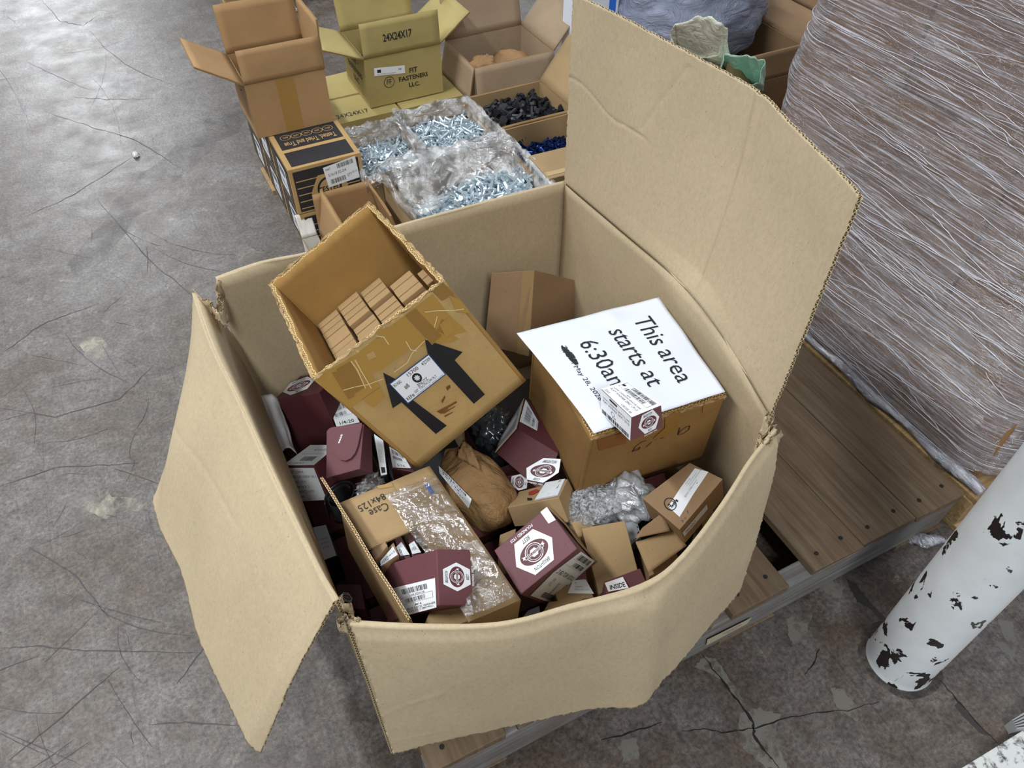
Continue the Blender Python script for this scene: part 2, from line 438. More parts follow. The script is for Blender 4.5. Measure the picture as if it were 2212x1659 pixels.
def hexquad(L, R, T, B, founded=True):
    """bounding pixel quad of a logo hexagon from its left/right points and mid top / mid bottom"""
    c = ((L[0]+R[0])/2, (L[1]+R[1])/2); ax = ((R[0]-L[0])/2, (R[1]-L[1])/2); ay = ((T[0]-B[0])/2/.95, (T[1]-B[1])/2/.95)
    f = lambda sx, sy: (c[0]+ax[0]*sx+ay[0]*sy, c[1]+ax[1]*sx+ay[1]*sy)
    return [f(-1, 1), f(1, 1), f(1, -.56/.44), f(-1, -.56/.44)]
def zz(ox, oy, s=5.267): return lambda x, y: (ox+x/s, oy+y/s)
exec_parts = []
# ------------------------------------------------------------------ floor
def floor_mat():
    m, nt, b = newmat('worn_concrete'); co = N(nt, 'ShaderNodeTexCoord').outputs['Object']
    big = ramp(nt, noisetex(nt, co, .9, 5, .6, .4), .38, .62)
    c = mix(nt, big, lin('56493e'), lin('5c554e'))
    med = ramp(nt, noisetex(nt, co, 4.5, 8, .68, .3), .42, .66)
    c = mix(nt, med, c, lin('6f6a66'))
    # rubbed grey patches and pale chipped spots
    pale = ramp(nt, noisetex(nt, co, 6.5, 9, .72, .2), .64, .70)
    n = N(nt, 'ShaderNodeMath', operation='MULTIPLY'); nt.links.new(pale, n.inputs[0]); n.inputs[1].default_value = .55
    c = mix(nt, n.outputs[0], c, lin('a39c8c'))
    # long thin scratches, several directions
    for ang, sc, p in ((.5, (60, 1.3, 1), .69), (1.9, (50, 1.0, 1), .70), (-.6, (70, 1.8, 1), .70), (1.2, (90, 2.4, 1), .70)):
        s = ramp(nt, noisetex(nt, mapping(nt, co, sc, (0, 0, ang)), 1.0, 3, .5, 1.2), p-.03, p)
        k = N(nt, 'ShaderNodeMath', operation='MULTIPLY'); nt.links.new(s, k.inputs[0]); k.inputs[1].default_value = .35
        c = mix(nt, k.outputs[0], c, lin('423e40'))
    for ang, sc, p in ((.2, (80, 2, 1), .71), (2.3, (70, 3, 1), .71)):
        s = ramp(nt, noisetex(nt, mapping(nt, co, sc, (0, 0, ang)), 1.3, 3, .5, .8), p-.02, p)
        k = N(nt, 'ShaderNodeMath', operation='MULTIPLY'); nt.links.new(s, k.inputs[0]); k.inputs[1].default_value = .06
        c = mix(nt, k.outputs[0], c, lin('b5b0a8'))
    fine = ramp(nt, noisetex(nt, co, 120, 4, .75), .3, .75)
    c = mix(nt, .6, c, mix(nt, fine, (.0, .0, .0, 1), (1, 1, 1, 1)), 'OVERLAY')
    md = ramp(nt, noisetex(nt, co, 28, 6, .75, .5), .36, .66)
    c = mix(nt, .35, c, mix(nt, md, (.08, .08, .08, 1), (.92, .92, .92, 1)), 'OVERLAY')
    nt.links.new(c, b.inputs['Base Color'])
    rr = ramp(nt, noisetex(nt, co, 10, 6), .2, .8, (.28, .28, .28, 1), (.5, .5, .5, 1)); nt.links.new(rr, b.inputs['Roughness'])
    b.inputs['Specular IOR Level'].default_value = .4
    bump(nt, b, noisetex(nt, co, 60, 8, .7), .25, .004)
    return m
FLOOR = floor_mat()
fl = mkobj('floor', [(-8, -4, 0), (12, -4, 0), (12, 26, 0), (-8, 26, 0)], [(0, 1, 2, 3)], FLOOR, loc=Vector((0, 0, 0))); fl['kind'] = 'structure'
def alphamat(name, hexc, lo, hi, scale=14, stretch=(1, 1, 1), rot=(0, 0, 0), amt=.8):
    m, nt, b = newmat(name); co = N(nt, 'ShaderNodeTexCoord').outputs['Object']
    a = ramp(nt, noisetex(nt, mapping(nt, co, stretch, rot), scale, 8, .7, .3), lo, hi)
    k = N(nt, 'ShaderNodeMath', operation='MULTIPLY'); nt.links.new(a, k.inputs[0]); k.inputs[1].default_value = amt
    nt.links.new(k.outputs[0], b.inputs['Alpha']); b.inputs['Base Color'].default_value = lin(hexc); b.inputs['Roughness'].default_value = .5
    return m
SPALL = alphamat('spalled_concrete', '807c72', .36, .50, 26, amt=.75)
BARE = alphamat('bare_concrete_smear', 'a8a290', .46, .62, 12, amt=.8)
DARKTONE = alphamat('dark_floor_tone', '3a3636', .40, .75, 6, (1, 1, 1), (0, 0, .6), .45)
CRACK = plain('dark_crack', lin('1c1815'), .9)  # dark colour of the floor cracks
GASK = plain('dark_filler', lin('34302b'), .5)
def ragged(pts, amp, seed, k=6):
    r = random.Random(seed); out = []
    for i, p in enumerate(pts):
        q = pts[(i+1) % len(pts)]
        for j in range(k):
            t = j/k; out.append((p[0]+(q[0]-p[0])*t+r.uniform(-amp, amp), p[1]+(q[1]-p[1])*t+r.uniform(-amp, amp)))
    return out
def floorpoly(name, px, mat, z=.0006, amp=3, seed=1):
    P = [at(x, y, z) for x, y in ragged(px, amp, seed)]
    return mkobj(name, P, [tuple(range(len(P)))], mat, fl)
def floorline(name, px, w, mat=CRACK, z=.0009, amp=2, seed=1, k=5):
    r = random.Random(seed); pts = []
    for a, b in zip(px[:-1], px[1:]):
        for j in range(k): pts.append((a[0]+(b[0]-a[0])*j/k+r.uniform(-amp, amp), a[1]+(b[1]-a[1])*j/k+r.uniform(-amp, amp)))
    pts.append(px[-1]); P = [at(x, y, z) for x, y in pts]; V = []; n = len(P)
    for i, p in enumerate(P):
        d = (P[min(i+1, n-1)]-P[max(i-1, 0)]).normalized(); s = Vector((-d.y, d.x, 0)); ww = w*r.uniform(.4, 1.2)*(.25+.75*math.sin(math.pi*(i+.4)/(n)))
        V += [p+s*ww/2, p-s*ww/2]
    return mkobj(name, V, [(2*i, 2*i+1, 2*i+3, 2*i+2) for i in range(n-1)], mat, fl)
for i, p in enumerate([
    [(1700, 1335), (1755, 1322), (1745, 1350), (1742, 1392), (1712, 1392), (1700, 1360)],
    [(1600, 1540), (1640, 1530), (1690, 1545), (1675, 1575), (1680, 1610), (1702, 1659), (1655, 1659), (1615, 1625), (1588, 1600)],
    [(1520, 1418), (1548, 1425), (1575, 1465), (1612, 1520), (1595, 1520), (1560, 1470), (1500, 1440)],
    [(1795, 1485), (1820, 1490), (1845, 1520), (1870, 1540), (1852, 1557), (1828, 1545), (1800, 1515)],
    [(1765, 1262), (1800, 1255), (1825, 1265), (1815, 1290), (1790, 1295)],
    [(2155, 1335), (2188, 1345), (2198, 1400), (2185, 1425), (2165, 1405), (2140, 1385), (2172, 1385)],
    [(1340, 1600), (1375, 1590), (1380, 1640), (1345, 1645)]]):
    floorpoly('concrete_patch', p, SPALL, seed=i)
for i, p in enumerate([
    [(130, 600), (190, 605), (200, 625), (150, 635), (118, 618)], [(160, 725), (215, 715), (235, 765), (215, 790), (185, 770)],
    [(60, 640), (110, 640), (100, 670), (55, 670)], [(195, 20), (270, 25), (270, 45), (220, 45)], [(95, 95), (135, 85), (170, 105), (150, 118)],
    [(490, 520), (560, 540), (590, 575), (520, 565)], [(560, 380), (600, 400), (585, 420), (530, 405)], [(205, 1060), (330, 1090), (230, 1120), (150, 1090)]]):
    floorpoly('concrete_smear', p, BARE, seed=i+20, amp=6)
floorpoly('floor_dark_mark', [(150, 565), (300, 380), (440, 270), (520, 220), (545, 250), (440, 340), (330, 430), (210, 570), (170, 640)], DARKTONE, .0005, 8)  # dark diagonal tyre mark across the open floor
floorpoly('floor_dark_mark', [(560, 1330), (700, 1330), (760, 1400), (800, 1659), (500, 1659), (600, 1500)], DARKTONE, .0005, 8)  # darker patch of floor between the side flap and the front wall
floorpoly('joint_filler', [(1828, 1250), (1850, 1262), (1880, 1300), (1912, 1335), (1905, 1340), (1880, 1315), (1852, 1300), (1838, 1275)], GASK, amp=1.5)
floorpoly('joint_filler', [(2070, 1512), (2082, 1530), (2110, 1560), (2138, 1590), (2120, 1585), (2085, 1552), (2062, 1525)], GASK, amp=1.5)
floorline('crack', [(1520, 1416), (1553, 1462), (1594, 1515), (1627, 1560), (1629, 1593), (1660, 1630), (1682, 1659)], .006, seed=3)
floorline('crack', [(1300, 1600), (1370, 1580), (1430, 1560)], .003, seed=4)
floorline('crack', [(1470, 1578), (1520, 1575), (1570, 1583), (1630, 1572), (1680, 1556), (1760, 1540), (1830, 1535), (1900, 1515)], .003, seed=5)
floorline('crack', [(1770, 1400), (1760, 1430), (1738, 1458)], .003, seed=6)
floorline('crack', [(2030, 1470), (2060, 1500), (2072, 1520), (2140, 1590), (2155, 1605)], .003, seed=7)
DSCR = plain('dark_scratch', lin('4d494a'), .7, 0, .3)
for i, p in enumerate([[(90, 0), (130, 45), (180, 55), (215, 30)], [(160, 210), (240, 215), (330, 213)], [(110, 245), (200, 275), (300, 305), (400, 370)],
                       [(0, 1400), (80, 1395), (180, 1405), (430, 1410)], [(320, 1565), (400, 1560), (520, 1568)], [(20, 1640), (120, 1560), (260, 1440)],
                       [(0, 880), (120, 900), (260, 860), (330, 790)], [(60, 1180), (160, 1240), (240, 1340)], [(30, 480), (160, 420), (300, 330)], [(10, 760), (90, 700), (200, 660)],
                       [(0, 1050), (120, 1010), (300, 1000)], [(210, 430), (320, 560), (420, 640)], [(380, 1480), (440, 1400), (520, 1200)]]):
    floorline('scratch', p, .003, DSCR, .0007, 1.5, i+30, 8)

rs = random.Random(77)
for i in range(70):
    x, y = rs.uniform(-30, 420), rs.uniform(0, 1640); a = rs.uniform(0, 3.14); L = rs.uniform(40, 260); cv = rs.uniform(-.5, .5)
    if x+L > 470 and y > 560: x -= 150
    P_ = [(x+L*t_*math.cos(a+cv*t_), y+L*t_*math.sin(a+cv*t_)*.7) for t_ in (0, .25, .5, .75, 1)]
    floorline('scratch', P_, rs.uniform(.0008, .0020), DSCR, .0007, .8, i+200, 4)
# ------------------------------------------------------------------ bollard
def bollard():
    m, nt, b = newmat('chipped_white_paint'); co = N(nt, 'ShaderNodeTexCoord').outputs['Object']
    sx = N(nt, 'ShaderNodeSeparateXYZ'); nt.links.new(co, sx.inputs[0])
    f = noisetex(nt, mapping(nt, co, (1, 1, .7), (0, .5, .3)), 24, 4, .55, .4)
    k = N(nt, 'ShaderNodeMath', operation='MULTIPLY_ADD'); nt.links.new(sx.outputs[2], k.inputs[0]); k.inputs[1].default_value = -.20; nt.links.new(f, k.inputs[2])
    chips = ramp(nt, k.outputs[0], .545, .553)
    rim = ramp(nt, k.outputs[0], .53, .548)
    hair = ramp(nt, noisetex(nt, mapping(nt, co, (7, 7, 1.2), (0, .3, 0)), 5, 6, .6, 2), .70, .73)
    c = mix(nt, ramp(nt, noisetex(nt, co, 8, 6), .3, .8), lin('dfe2e2'), lin('c9cccb'))
    c = mix(nt, hair, c, lin('8d8f8e')); c = mix(nt, rim, c, lin('cfd2d2')); c = mix(nt, chips, c, lin('241c1b'))
    nt.links.new(c, b.inputs['Base Color']); b.inputs['Roughness'].default_value = .38
    iv = N(nt, 'ShaderNodeMath', operation='SUBTRACT'); iv.inputs[0].default_value = 1; nt.links.new(chips, iv.inputs[1])
    bump(nt, b, iv.outputs[0], .5, .002)
    r, n, V, Fc = .0622, 64, [], []
    zs = [0, .004, .02, .3, .6, .9, 1.05]; rs = [r+.002, r+.0005, r, r, r, r, r]
    cx_, cy_ = .971, .218
    for z, q in zip(zs, rs):
        for i in range(n): V.append((cx_+q*math.cos(2*math.pi*i/n), cy_+q*math.sin(2*math.pi*i/n), z))
    for j in range(len(zs)-1):
        for i in range(n): Fc.append((j*n+i, j*n+(i+1) % n, (j+1)*n+(i+1) % n, (j+1)*n+i))
    # domed cap
    base = (len(zs)-1)*n
    for a in (.35, .7, 1.05, 1.35):
        for i in range(n): V.append((cx_+r*math.cos(a)*math.cos(2*math.pi*i/n), cy_+r*math.cos(a)*math.sin(2*math.pi*i/n), 1.05+r*.6*math.sin(a)))
    for j in range(4):
        for i in range(n): Fc.append((base+j*n+i, base+j*n+(i+1) % n, base+(j+1)*n+(i+1) % n, base+(j+1)*n+i))
    Fc.append(tuple(base+4*n+i for i in range(n)))
    o = mkobj('bollard', V, Fc, m, smooth=True)
    tag(o, 'white steel bollard with chipped paint standing on the floor at the lower right', 'bollard')
bollard()
gr = alphamat('grime', '2a2622', .35, .65, 25, amt=.6)
P = []
for i in range(40):
    a = 2*math.pi*i/40; q = .0622+.016+.008*noise.noise(Vector((math.cos(a)*2, math.sin(a)*2, 3))); P.append((.971+q*math.cos(a), .218+q*math.sin(a), .0011))
mkobj('grime_ring', P, [tuple(range(40))], gr, fl)

# ------------------------------------------------------------------ steel plate at the lower right corner
def plate():
    m, nt, b = newmat('scuffed_white_paint'); co = N(nt, 'ShaderNodeTexCoord').outputs['Object']
    f = ramp(nt, noisetex(nt, co, 40, 8, .7, .4), .5, .6)
    c = mix(nt, f, lin('cfd0cc'), lin('55524e')); nt.links.new(c, b.inputs['Base Color']); b.inputs['Roughness'].default_value = .5
    t = empty('ramp_plate', (1.0, -.1, 0), 'scuffed white metal plate with a ribbed corner at the lower right edge', 'metal plate')
    A, B = at(2077, 1659, .018), at(2212, 1576, .018); d = (B-A).normalized(); n = Vector((d.y, -d.x, 0))
    p0 = A-d*.25; p1 = B+d*.25
    V = wbox(0, 1, 0, 1, 0, .018)
    V = {k: (p1 if k[0] == '1' else p0)+(n*0 if k[1] == '1' else n*.4)+Vector((0, 0, -.018 if k[2] == '0' else 0)) for k in KEYS}
    shell('plate', V, m, t, 2)
    Q = [at(x, y, .03) for x, y in ((2186, 1555), (2240, 1522), (2240, 1572), (2196, 1574))]
    rib = plain('ribbed_rubber', lin('9a9a98'), .5); rg = plain('rib_groove', lin('2a2a2a'), .7)
    vv = Q+[Vector((q.x, q.y, 0)) for q in Q]
    mkobj('ribbed_corner', vv, [(0, 1, 2, 3), (0, 4, 5, 1), (1, 5, 6, 2), (2, 6, 7, 3), (3, 7, 4, 0)], rib, t)
    D = Draw()
    for i in range(4): D.rect(0, .12+i*.22, 1, .2+i*.22, rg, 0)
    uvdecal('groove', t, quadsurf(Q[3], Q[2], Q[1], Q[0]), D)
plate()

# ------------------------------------------------------------------ pallets
def slab(name, x0, x1, y0, y1, z0, z1, mat, parent, seed=0, bev=.002):
    V = wbox(x0, x1, y0, y1, z0, z1); r = random.Random(seed)
    for k in V: V[k] = V[k]+Vector((r.uniform(-.002, .002), r.uniform(-.003, .003), 0))
    vs = [V[k] for k in KEYS]; ix = {k: i for i, k in enumerate(KEYS)}
    o = mkobj(name, vs, [tuple(ix[k] for k in FACE[f]) for f in FACE], mat, parent)
    return bevel(o, bev)
NAIL = plain('rusty_nail', lin('1d1815'), .7)
_nail = []
def nails(parent, pts, z):
    for x, y in pts:
        if not _nail:
            V = [(x+.0045*math.cos(i*math.pi/5), y+.0045*math.sin(i*math.pi/5), z+dz) for dz in (-.002, .0012) for i in range(10)]
            o = mkobj('nail_head', V, [tuple(range(10, 20))]+[(i, (i+1) % 10, 10+(i+1) % 10, 10+i) for i in range(10)], NAIL, parent, loc=Vector((x, y, z))); _nail.append(o)
        else:
            o = _nail[0].copy(); C.objects.link(o); o.parent = parent; o.location = Vector((x, y, z))-wloc(parent)
def pallet(name, label, x0, x1, y0, y1, xs, zt=.14, mat=WOOD, smat=WOODX, loc=None):
    t = empty(name, (x0, y0, 0), label, 'pallet')
    for i, (a, b) in enumerate(xs):
        o = slab('deck_board', a, b, y0, y1, zt-.018, zt, mat, t, i)
        nails(o, [(a+(b-a)*.25, y0+.03), (a+(b-a)*.78, y0+.035), (a+(b-a)*.3, y1-.03)], zt)
    for yy in (y0+.002, (y0+y1)/2-.019, y1-.042):
        slab('stringer', x0, x1, yy, yy+.04, .018, zt-.018, smat, t, 9, .003)
    for a, b in (xs[0], xs[len(xs)//2], xs[-1]): slab('bottom_board', a, b, y0, y1, 0, .018, mat, t, 5)
    return t
pl = pallet('wooden_pallet', 'weathered grey brown wooden pallet under the large open carton', .05, 1.274, .40, 1.42,
            [(.052, .19), (.215, .34), (.365, .49), (.50, .62), (.664, .80), (.862, .990), (.993, 1.137), (1.140, 1.274)])
# label on the stringer
D = Draw(); D.rect(0, 0, 1, 1, plain('tan_tag', lin('b5a88c'), .7), 0, 1); D.text('PALLET RECYCLING', .3, .5, .75, .72, GREYINK, 1); D.text('GRADE A', .4, .25, .65, .42, GREYINK, 1)
sf = quadsurf(Vector((.05, .4, .018)), Vector((1.274, .4, .018)), Vector((1.274, .4, .122)), Vector((.05, .4, .122)))
decal('stringer_label', pl, sf, [proj(sf.f(*q)) for q in ((0, 0), (1, 0), (1, 1), (0, 1))], [(1526, 1379), (1622, 1331), (1612, 1345), (1524, 1392)], D, 1, .0028)

# ------------------------------------------------------------------ the large open carton
big = empty('large_carton', (.35, .8, .14), 'large open corrugated carton with its flaps folded out, full of hardware boxes', 'carton')
RZ = .64
def pxs(l, z=RZ): return [at(*p[:2], p[2] if len(p) > 2 else z) for p in l]
TH = .0055
rimL = pxs([(419, 633), (456, 740), (515, 861), (586, 1018), (650, 1150), (700, 1250), (727, 1297)])
rimF = pxs([(757, 1345), (900, 1352), (1080, 1347), (1230, 1310), (1385, 1268), (1470, 1205), (1560, 1090), (1620, 995), (1675, 925)])
rimB = [ony(x, y, 1.141) for x, y in ((466, 601), (560, 568), (670, 545), (870, 485), (1080, 428), (1222, 392))]
rimR = [Vector((.696, 1.141, rimB[-1].z)), onx(1335, 487, .693), onx(1463, 597, .69), onx(1560, 715, .682), onx(1668, 893, .668)]
def wallsurf(rim, b0, b1, out, wav=.004, bulge=0, late=False):
    bot = [b0, b1]
    def f(u, v):
        p = interp(bot, u)*(1-v)+smooth_interp(rim, u)*v
        if late: q0, q1 = interp(bot, u), smooth_interp(rim, u); p.x = q0.x+(q1.x-q0.x)*v**5
        return p+out*(wav*noise.noise(Vector((u*5, v*4, b0.x*9+b0.y)))+bulge*4*v*(1-v))
    return Surf(f)
b00, b10, b11, b01 = Vector((.010, .458, .14)), Vector((.69, .458, .14)), Vector((.70, 1.145, .14)), Vector((.010, 1.145, .14))
sheet('side_wall', wallsurf(rimL[::-1], b00, b01, Vector((-1, 0, 0)), .002, -.002, True), 26, 20, TH, [KRAFT, KEDGE], big, fold='t')
sheet('back_wall', wallsurf(rimB, b01-Vector((.03, 0, 0)), b11, Vector((0, 1, 0)), .004, .008), 40, 20, TH, [KRAFT, KEDGE], big, fold='t')
sheet('side_wall', wallsurf(rimR, b11, b10, Vector((1, 0, 0)), .003), 30, 20, TH, [KRAFT, KEDGE], big, fold='t')
sheet('front_wall', wallsurf(rimF[::-1], b10, b00, Vector((0, -1, 0)), .002), 40, 20, TH, [KRAFT, KEDGE], big, fold='t')
sheet('base', quadsurf(b00, b10, b11, b01), 4, 4, TH, [KRAFT, KEDGE], big).location.z += .004
# right flap, standing up
topR = [onx(1241, -14, .702), onx(1330, 28, .715), onx(1400, 66, .728), onx(1500, 120, .738), onx(1630, 197, .742), onx(1700, 258, .735), onx(1790, 345, .722), onx(1852, 412, .71), onx(1858, 432, .706)]
def fR(u, v):
    if v < .0001: v = -.012
    off = Vector((-.0007, 0, 0))
    h = smooth_interp(rimR, u); t = smooth_interp(topR, u)
    if u > .94 and v < 1: t = t+Vector((0, 0, 0))
    p = h*(1-v)+t*v
    k = .010*math.sin(math.pi*v)*math.sin(math.pi*u)
    # pressed crease and a softer one
    c1 = abs(u-(.60-.09*v)); k += -.0042*math.exp(-(c1/.006)**2)+.006*(math.exp(-(max(0, c1-.0)/.10)**2))
    c2 = abs(u-.34-.03*(v-.5)); k += .0008*math.exp(-(c2/.006)**2)
    k += .002*noise.noise(Vector((u*3, v*2.5, 4)))
    k -= .003*math.exp(-(v/.03)**2)
    # wrinkle high on the far side
    wv = .60-.10*min(u/.25, 1)+.02*math.sin(u*30); k += .0014*math.exp(-((v-wv)/.007)**2)*(1 if u < .27 else max(0, 1-(u-.27)*20))
    wu = .27+.25*(v-.55); k += .0010*math.exp(-((u-wu)/.006)**2)*(1 if .55 < v < .95 else 0)
    return p+off+Vector((1, 0, .0))*k*min(1, max(0, v)*10)
sheet('standing_flap', Surf(fR), 230, 110, TH, [KRAFT, KEDGE], big, jag=.0009, sides='lrt', fold='b')
# left flap, folded down outside
outL = pxs([(332, 1085, .37), (352, 1150, .362), (395, 1238, .36), (430, 1372, .355), (470, 1462, .35), (515, 1556, .35), (548, 1628, .355)])
def fL(u, v):
    h = smooth_interp(rimL, u); t = smooth_interp(outL, u); p = h*(1-v)+t*v
    a = .012*math.sin(math.pi*min(v, 1)) # rolls over the rim before it drops
    k = a*(1-.4*u)
    c = abs(v-.42-.5*(.3-u)) if u < .5 else 9
    k += -.0010*math.exp(-(c/.012)**2)+.002*noise.noise(Vector((u*3, v*2, 9)))
    if u > .93: k += -.012*(u-.93)/.07*v
    e_ = max(0, 1-u/.12)
    return p+Vector((-.75, 0, .66))*k*min(1, v*12)*min(1, u*8)+Vector((.022*e_*math.sin(math.pi*v), 0, 0))
sheet('side_flap', Surf(fL), 110, 70, TH, [KRAFT, KEDGE], big, jag=.0010, sides='lrt', fold='b')
# front flap, hanging outside
outF = pxs([(850, 1626, .30), (960, 1597, .31), (1130, 1560, .33), (1250, 1533, .35), (1365, 1508, .37), (1440, 1455, .375), (1530, 1350, .38), (1585, 1290, .38), (1600, 1262, .39)])
def fF(u, v):
    rim = interp if abs(u-.5) < .03 else smooth_interp
    p = smooth_interp(rimF, u)*(1-v)+smooth_interp(outF, u)*v
    k = .012*math.sin(math.pi*v**.6)*(1 if v < 1 else 0)
    c = abs(u-.50-.012*(v-.5)); k += .010*math.exp(-(c/.06)**2)*(.4+v)
    k += .002*noise.noise(Vector((u*5, v*3, 2)))
    d = math.hypot((u-.515)*9, (v-.05)*5); k -= .006*math.exp(-(d/.28)**2)
    wv = .62-.20*u/.2+.0; k += (.0009*math.exp(-((v-wv)/.010)**2) if u < .14 else 0)
    k += (.0009*math.exp(-((v-.88+.1*u)/.009)**2) if u < .12 else 0)
    wu = .12+.03*math.sin(v*6); k += .0008*math.exp(-((u-wu)/.006)**2)*(1 if v > .45 else 0)
    return p+Vector((.12, -.90, .25))*k*min(1, v*14)
sheet('front_flap', Surf(fF), 180, 70, TH, [KRAFT, KEDGE], big, jag=.0014, sides='lrt', seed=4, fold='b')
# back flap hanging behind
bo = [Vector((x, y, z)) for x, y, z in ((.01, 1.20, .33), (.2, 1.205, .325), (.5, 1.2, .33), (.69, 1.205, .33))]
sheet('back_flap', Surf(lambda u, v: smooth_interp(rimB, u)*(1-v)+smooth_interp(bo, u)*v+Vector((0, 1, .3))*.03*math.sin(math.pi*v)), 30, 16, TH, [KRAFT, KEDGE], big, fold='b')
# torn corners
def torn(pts, z, w, seed):
    r = random.Random(seed); P = [at(x, y, z) for x, y in pts]
    def f(u, v):
        p = interp(P, u); q = p+Vector((r.uniform(-.002, .002), r.uniform(-.002, .002), -w*(1-v)))
        return q+Vector((.004*math.sin(u*17+seed), .004*math.cos(u*13), 0))
    return sheet('torn_corner', Surf(lambda u, v: f(u, v)), 22, 4, .004, [KRAFT, KEDGE], big, jag=.0018, seed=seed)
torn([(727, 1297), (742, 1290), (752, 1308), (765, 1325), (772, 1338), (752, 1348)], RZ+.002, .02, 1)
torn([(740, 1352), (735, 1340), (748, 1330), (757, 1340)], RZ+.004, .02, 5)
torn([(416, 629), (437, 640), (455, 655), (468, 668), (478, 655), (472, 604)], RZ, .03, 2)
torn([(470, 598), (468, 630), (473, 672), (480, 640)], RZ+.002, .035, 7)
torn([(1664, 892), (1656, 915), (1645, 945), (1650, 960), (1668, 945), (1690, 938)], RZ, .028, 3)
torn([(1672, 905), (1668, 925), (1640, 965)], RZ, .02, 8)
# ------------------------------------------------------------------ contents of the large carton
ITEMS = []
def thing8(name, V, label, cat, group=None):
    if 'buried' not in label: ITEMS.append([min(V[k][a] for k in KEYS) for a in range(3)]+[max(V[k][a] for k in KEYS) for a in range(3)])
    base = sum((V[k] for k in KEYS), Vector())/8; base.z = min(V[k].z for k in KEYS)
    return empty(name, base, label, cat, group)
def fD(V, k): return V[k]
def openbox(t, V, mat, solid=.0035, rim=None, openf=('+z',), n=8, dent=0, name='body'):
    return shell(name, V, mat, t, n, openf, solid, rim or TEDGE, dent)
def flapq(name, t, pts, mat, th=.0025, edge=None, nu=8, nv=8, bul=0, jag=0, wav=0, seed=0):
    return sheet(name, quadsurf(*pts, bul=bul, wav=wav, seed=seed), nu, nv, th, [mat, edge or TEDGE], t, jag, seed)

# --- carton with black arrows, open top, small washer cartons inside
VA = V8([[0.1964, 0.727, 0.485], [0.4014, 0.7438, 0.5799], [0.1952, 1.0484, 0.4171], [0.3986, 1.0673, 0.5132], [0.0815, 0.7749, 0.7057], [0.2907, 0.7855, 0.7973], [0.0869, 1.0939, 0.6387], [0.2861, 1.1119, 0.7322]])
arrow = thing8('arrow_carton', VA, 'battered tan carton with two black arrows, tilted and open, full of small cartons', 'carton')
OEDGE = corr_edge('ochre_cut_edge', 'd8bd86', '7a5a2c', .006)
def wall2(name, t, V, fid, mat, edge, th=.005, nu=26, nv=14, jag=.0016, seed=0, wav=.003):
    s = fsurf(V, fid); base = s.f
    n0 = s.nrm(.5, .5)
    def f(u, v): return base(u, v)-n0*(th*.5+.0002)-n0*wav*(.5+.5*noise.noise(Vector((u*4+seed, v*3, seed))))*math.sin(math.pi*min(v*1.0, .5))*math.sin(math.pi*u)**.5*.3
    return sheet(name, Surf(f), nu, nv, th, [mat, edge], t, jag, seed, sides='t', fold='lrb')
for fid, sd in (('-y', 1), ('+x', 2), ('+y', 3), ('-x', 4)):
    wall2('front_panel' if fid == '-y' else 'side_panel', arrow, VA, fid, OCHRE if fid == '-y' else OCHREIN, OEDGE, .006, jag=.0018, seed=sd)
shell('base', VA, OCHREIN, arrow, 4, ('+z', '-y', '+x', '+y', '-x'))
# frayed lip along the rim
def lip(t, P, w, seed, mat=LTEDGE, th=.002):
    r = random.Random(seed)
    n = 30*(len(P)-1)
    pts = [interp(P, i/n) for i in range(n+1)]
    V, Fc = [], []
    for i, p in enumerate(pts):
        q = [p+Vector((r.uniform(-1, 1), r.uniform(-1, 1), r.uniform(-.6, 1)))*w for _ in range(5)]
        V += q
        if i:
            b = (i-1)*5
            for a, c in ((0, 1), (1, 2), (2, 3), (3, 4), (4, 0)): Fc.append((b+a, b+c, b+5+c, b+5+a))
    return mkobj('frayed_rim', V, Fc, mat, t)
rim = [VA['001'], VA['101'], VA['111'], VA['011'], VA['001']]
lip(arrow, rim, .0030, 5)
z1 = zz(540, 560, 3.95)
pA = [z1(*p) for p in ((520, 1040), (1660, 190), (2400, 1050), (1430, 1800))]
D = Draw()
# two arrows, in face coordinates measured from the photograph
fxA = [proj(VA[k]) for k in FACE['-y']]
hA = hom(fxA, [(0, 0), (1, 0), (1, 1), (0, 1)])
def facepoly(name, t, V, fid, polys, base=.0012):
    h = hom([proj(V[k]) for k in FACE[fid]], [(0, 0), (1, 0), (1, 1), (0, 1)]); D = Draw()
    for pts, mat, layer in polys: D.poly([happ(h, x, y) for x, y in pts], mat, layer)
    return uvdecal(name, t, fsurf(V, fid), D, base=base)
ar1 = [z1(*p) for p in ((1143, 955), (1268, 998), (1360, 1080), (1685, 1408), (1590, 1480), (1300, 1212), (1222, 1262))]
ar1 = [z1(*p) for p in ((1143, 955), (1375, 1075), (1330, 1140), (1685, 1408), (1590, 1480), (1300, 1210), (1222, 1262))]
ar2 = [z1(*p) for p in ((1498, 672), (1818, 782), (1752, 850), (2008, 1142), (1915, 1222), (1600, 880), (1525, 800))]
ar2 = [z1(*p) for p in ((1498, 672), (1818, 782), (1752, 850), (2008, 1142), (1915, 1222), (1620, 900), (1525, 800))]
facepoly('printed_arrow', arrow, VA, '-y', [(ar1, BLK, 0)], .0020); facepoly('printed_arrow', arrow, VA, '-y', [(ar2, BLK, 0)], .0020)
tp = []
for i, q in enumerate([((560, 1010), (930, 790), (1045, 975), (1120, 1080), (965, 1190), (860, 1270), (640, 1110)), ((930, 790), (1230, 545), (1400, 740), (1180, 900), (1045, 975)), ((1230, 545), (1560, 290), (1700, 470), (1850, 610), (1740, 700), (1560, 720), (1400, 740))]):
    tp.append(([z1(*p) for p in q], TAPE if i % 2 == 0 else TAPE, 0))
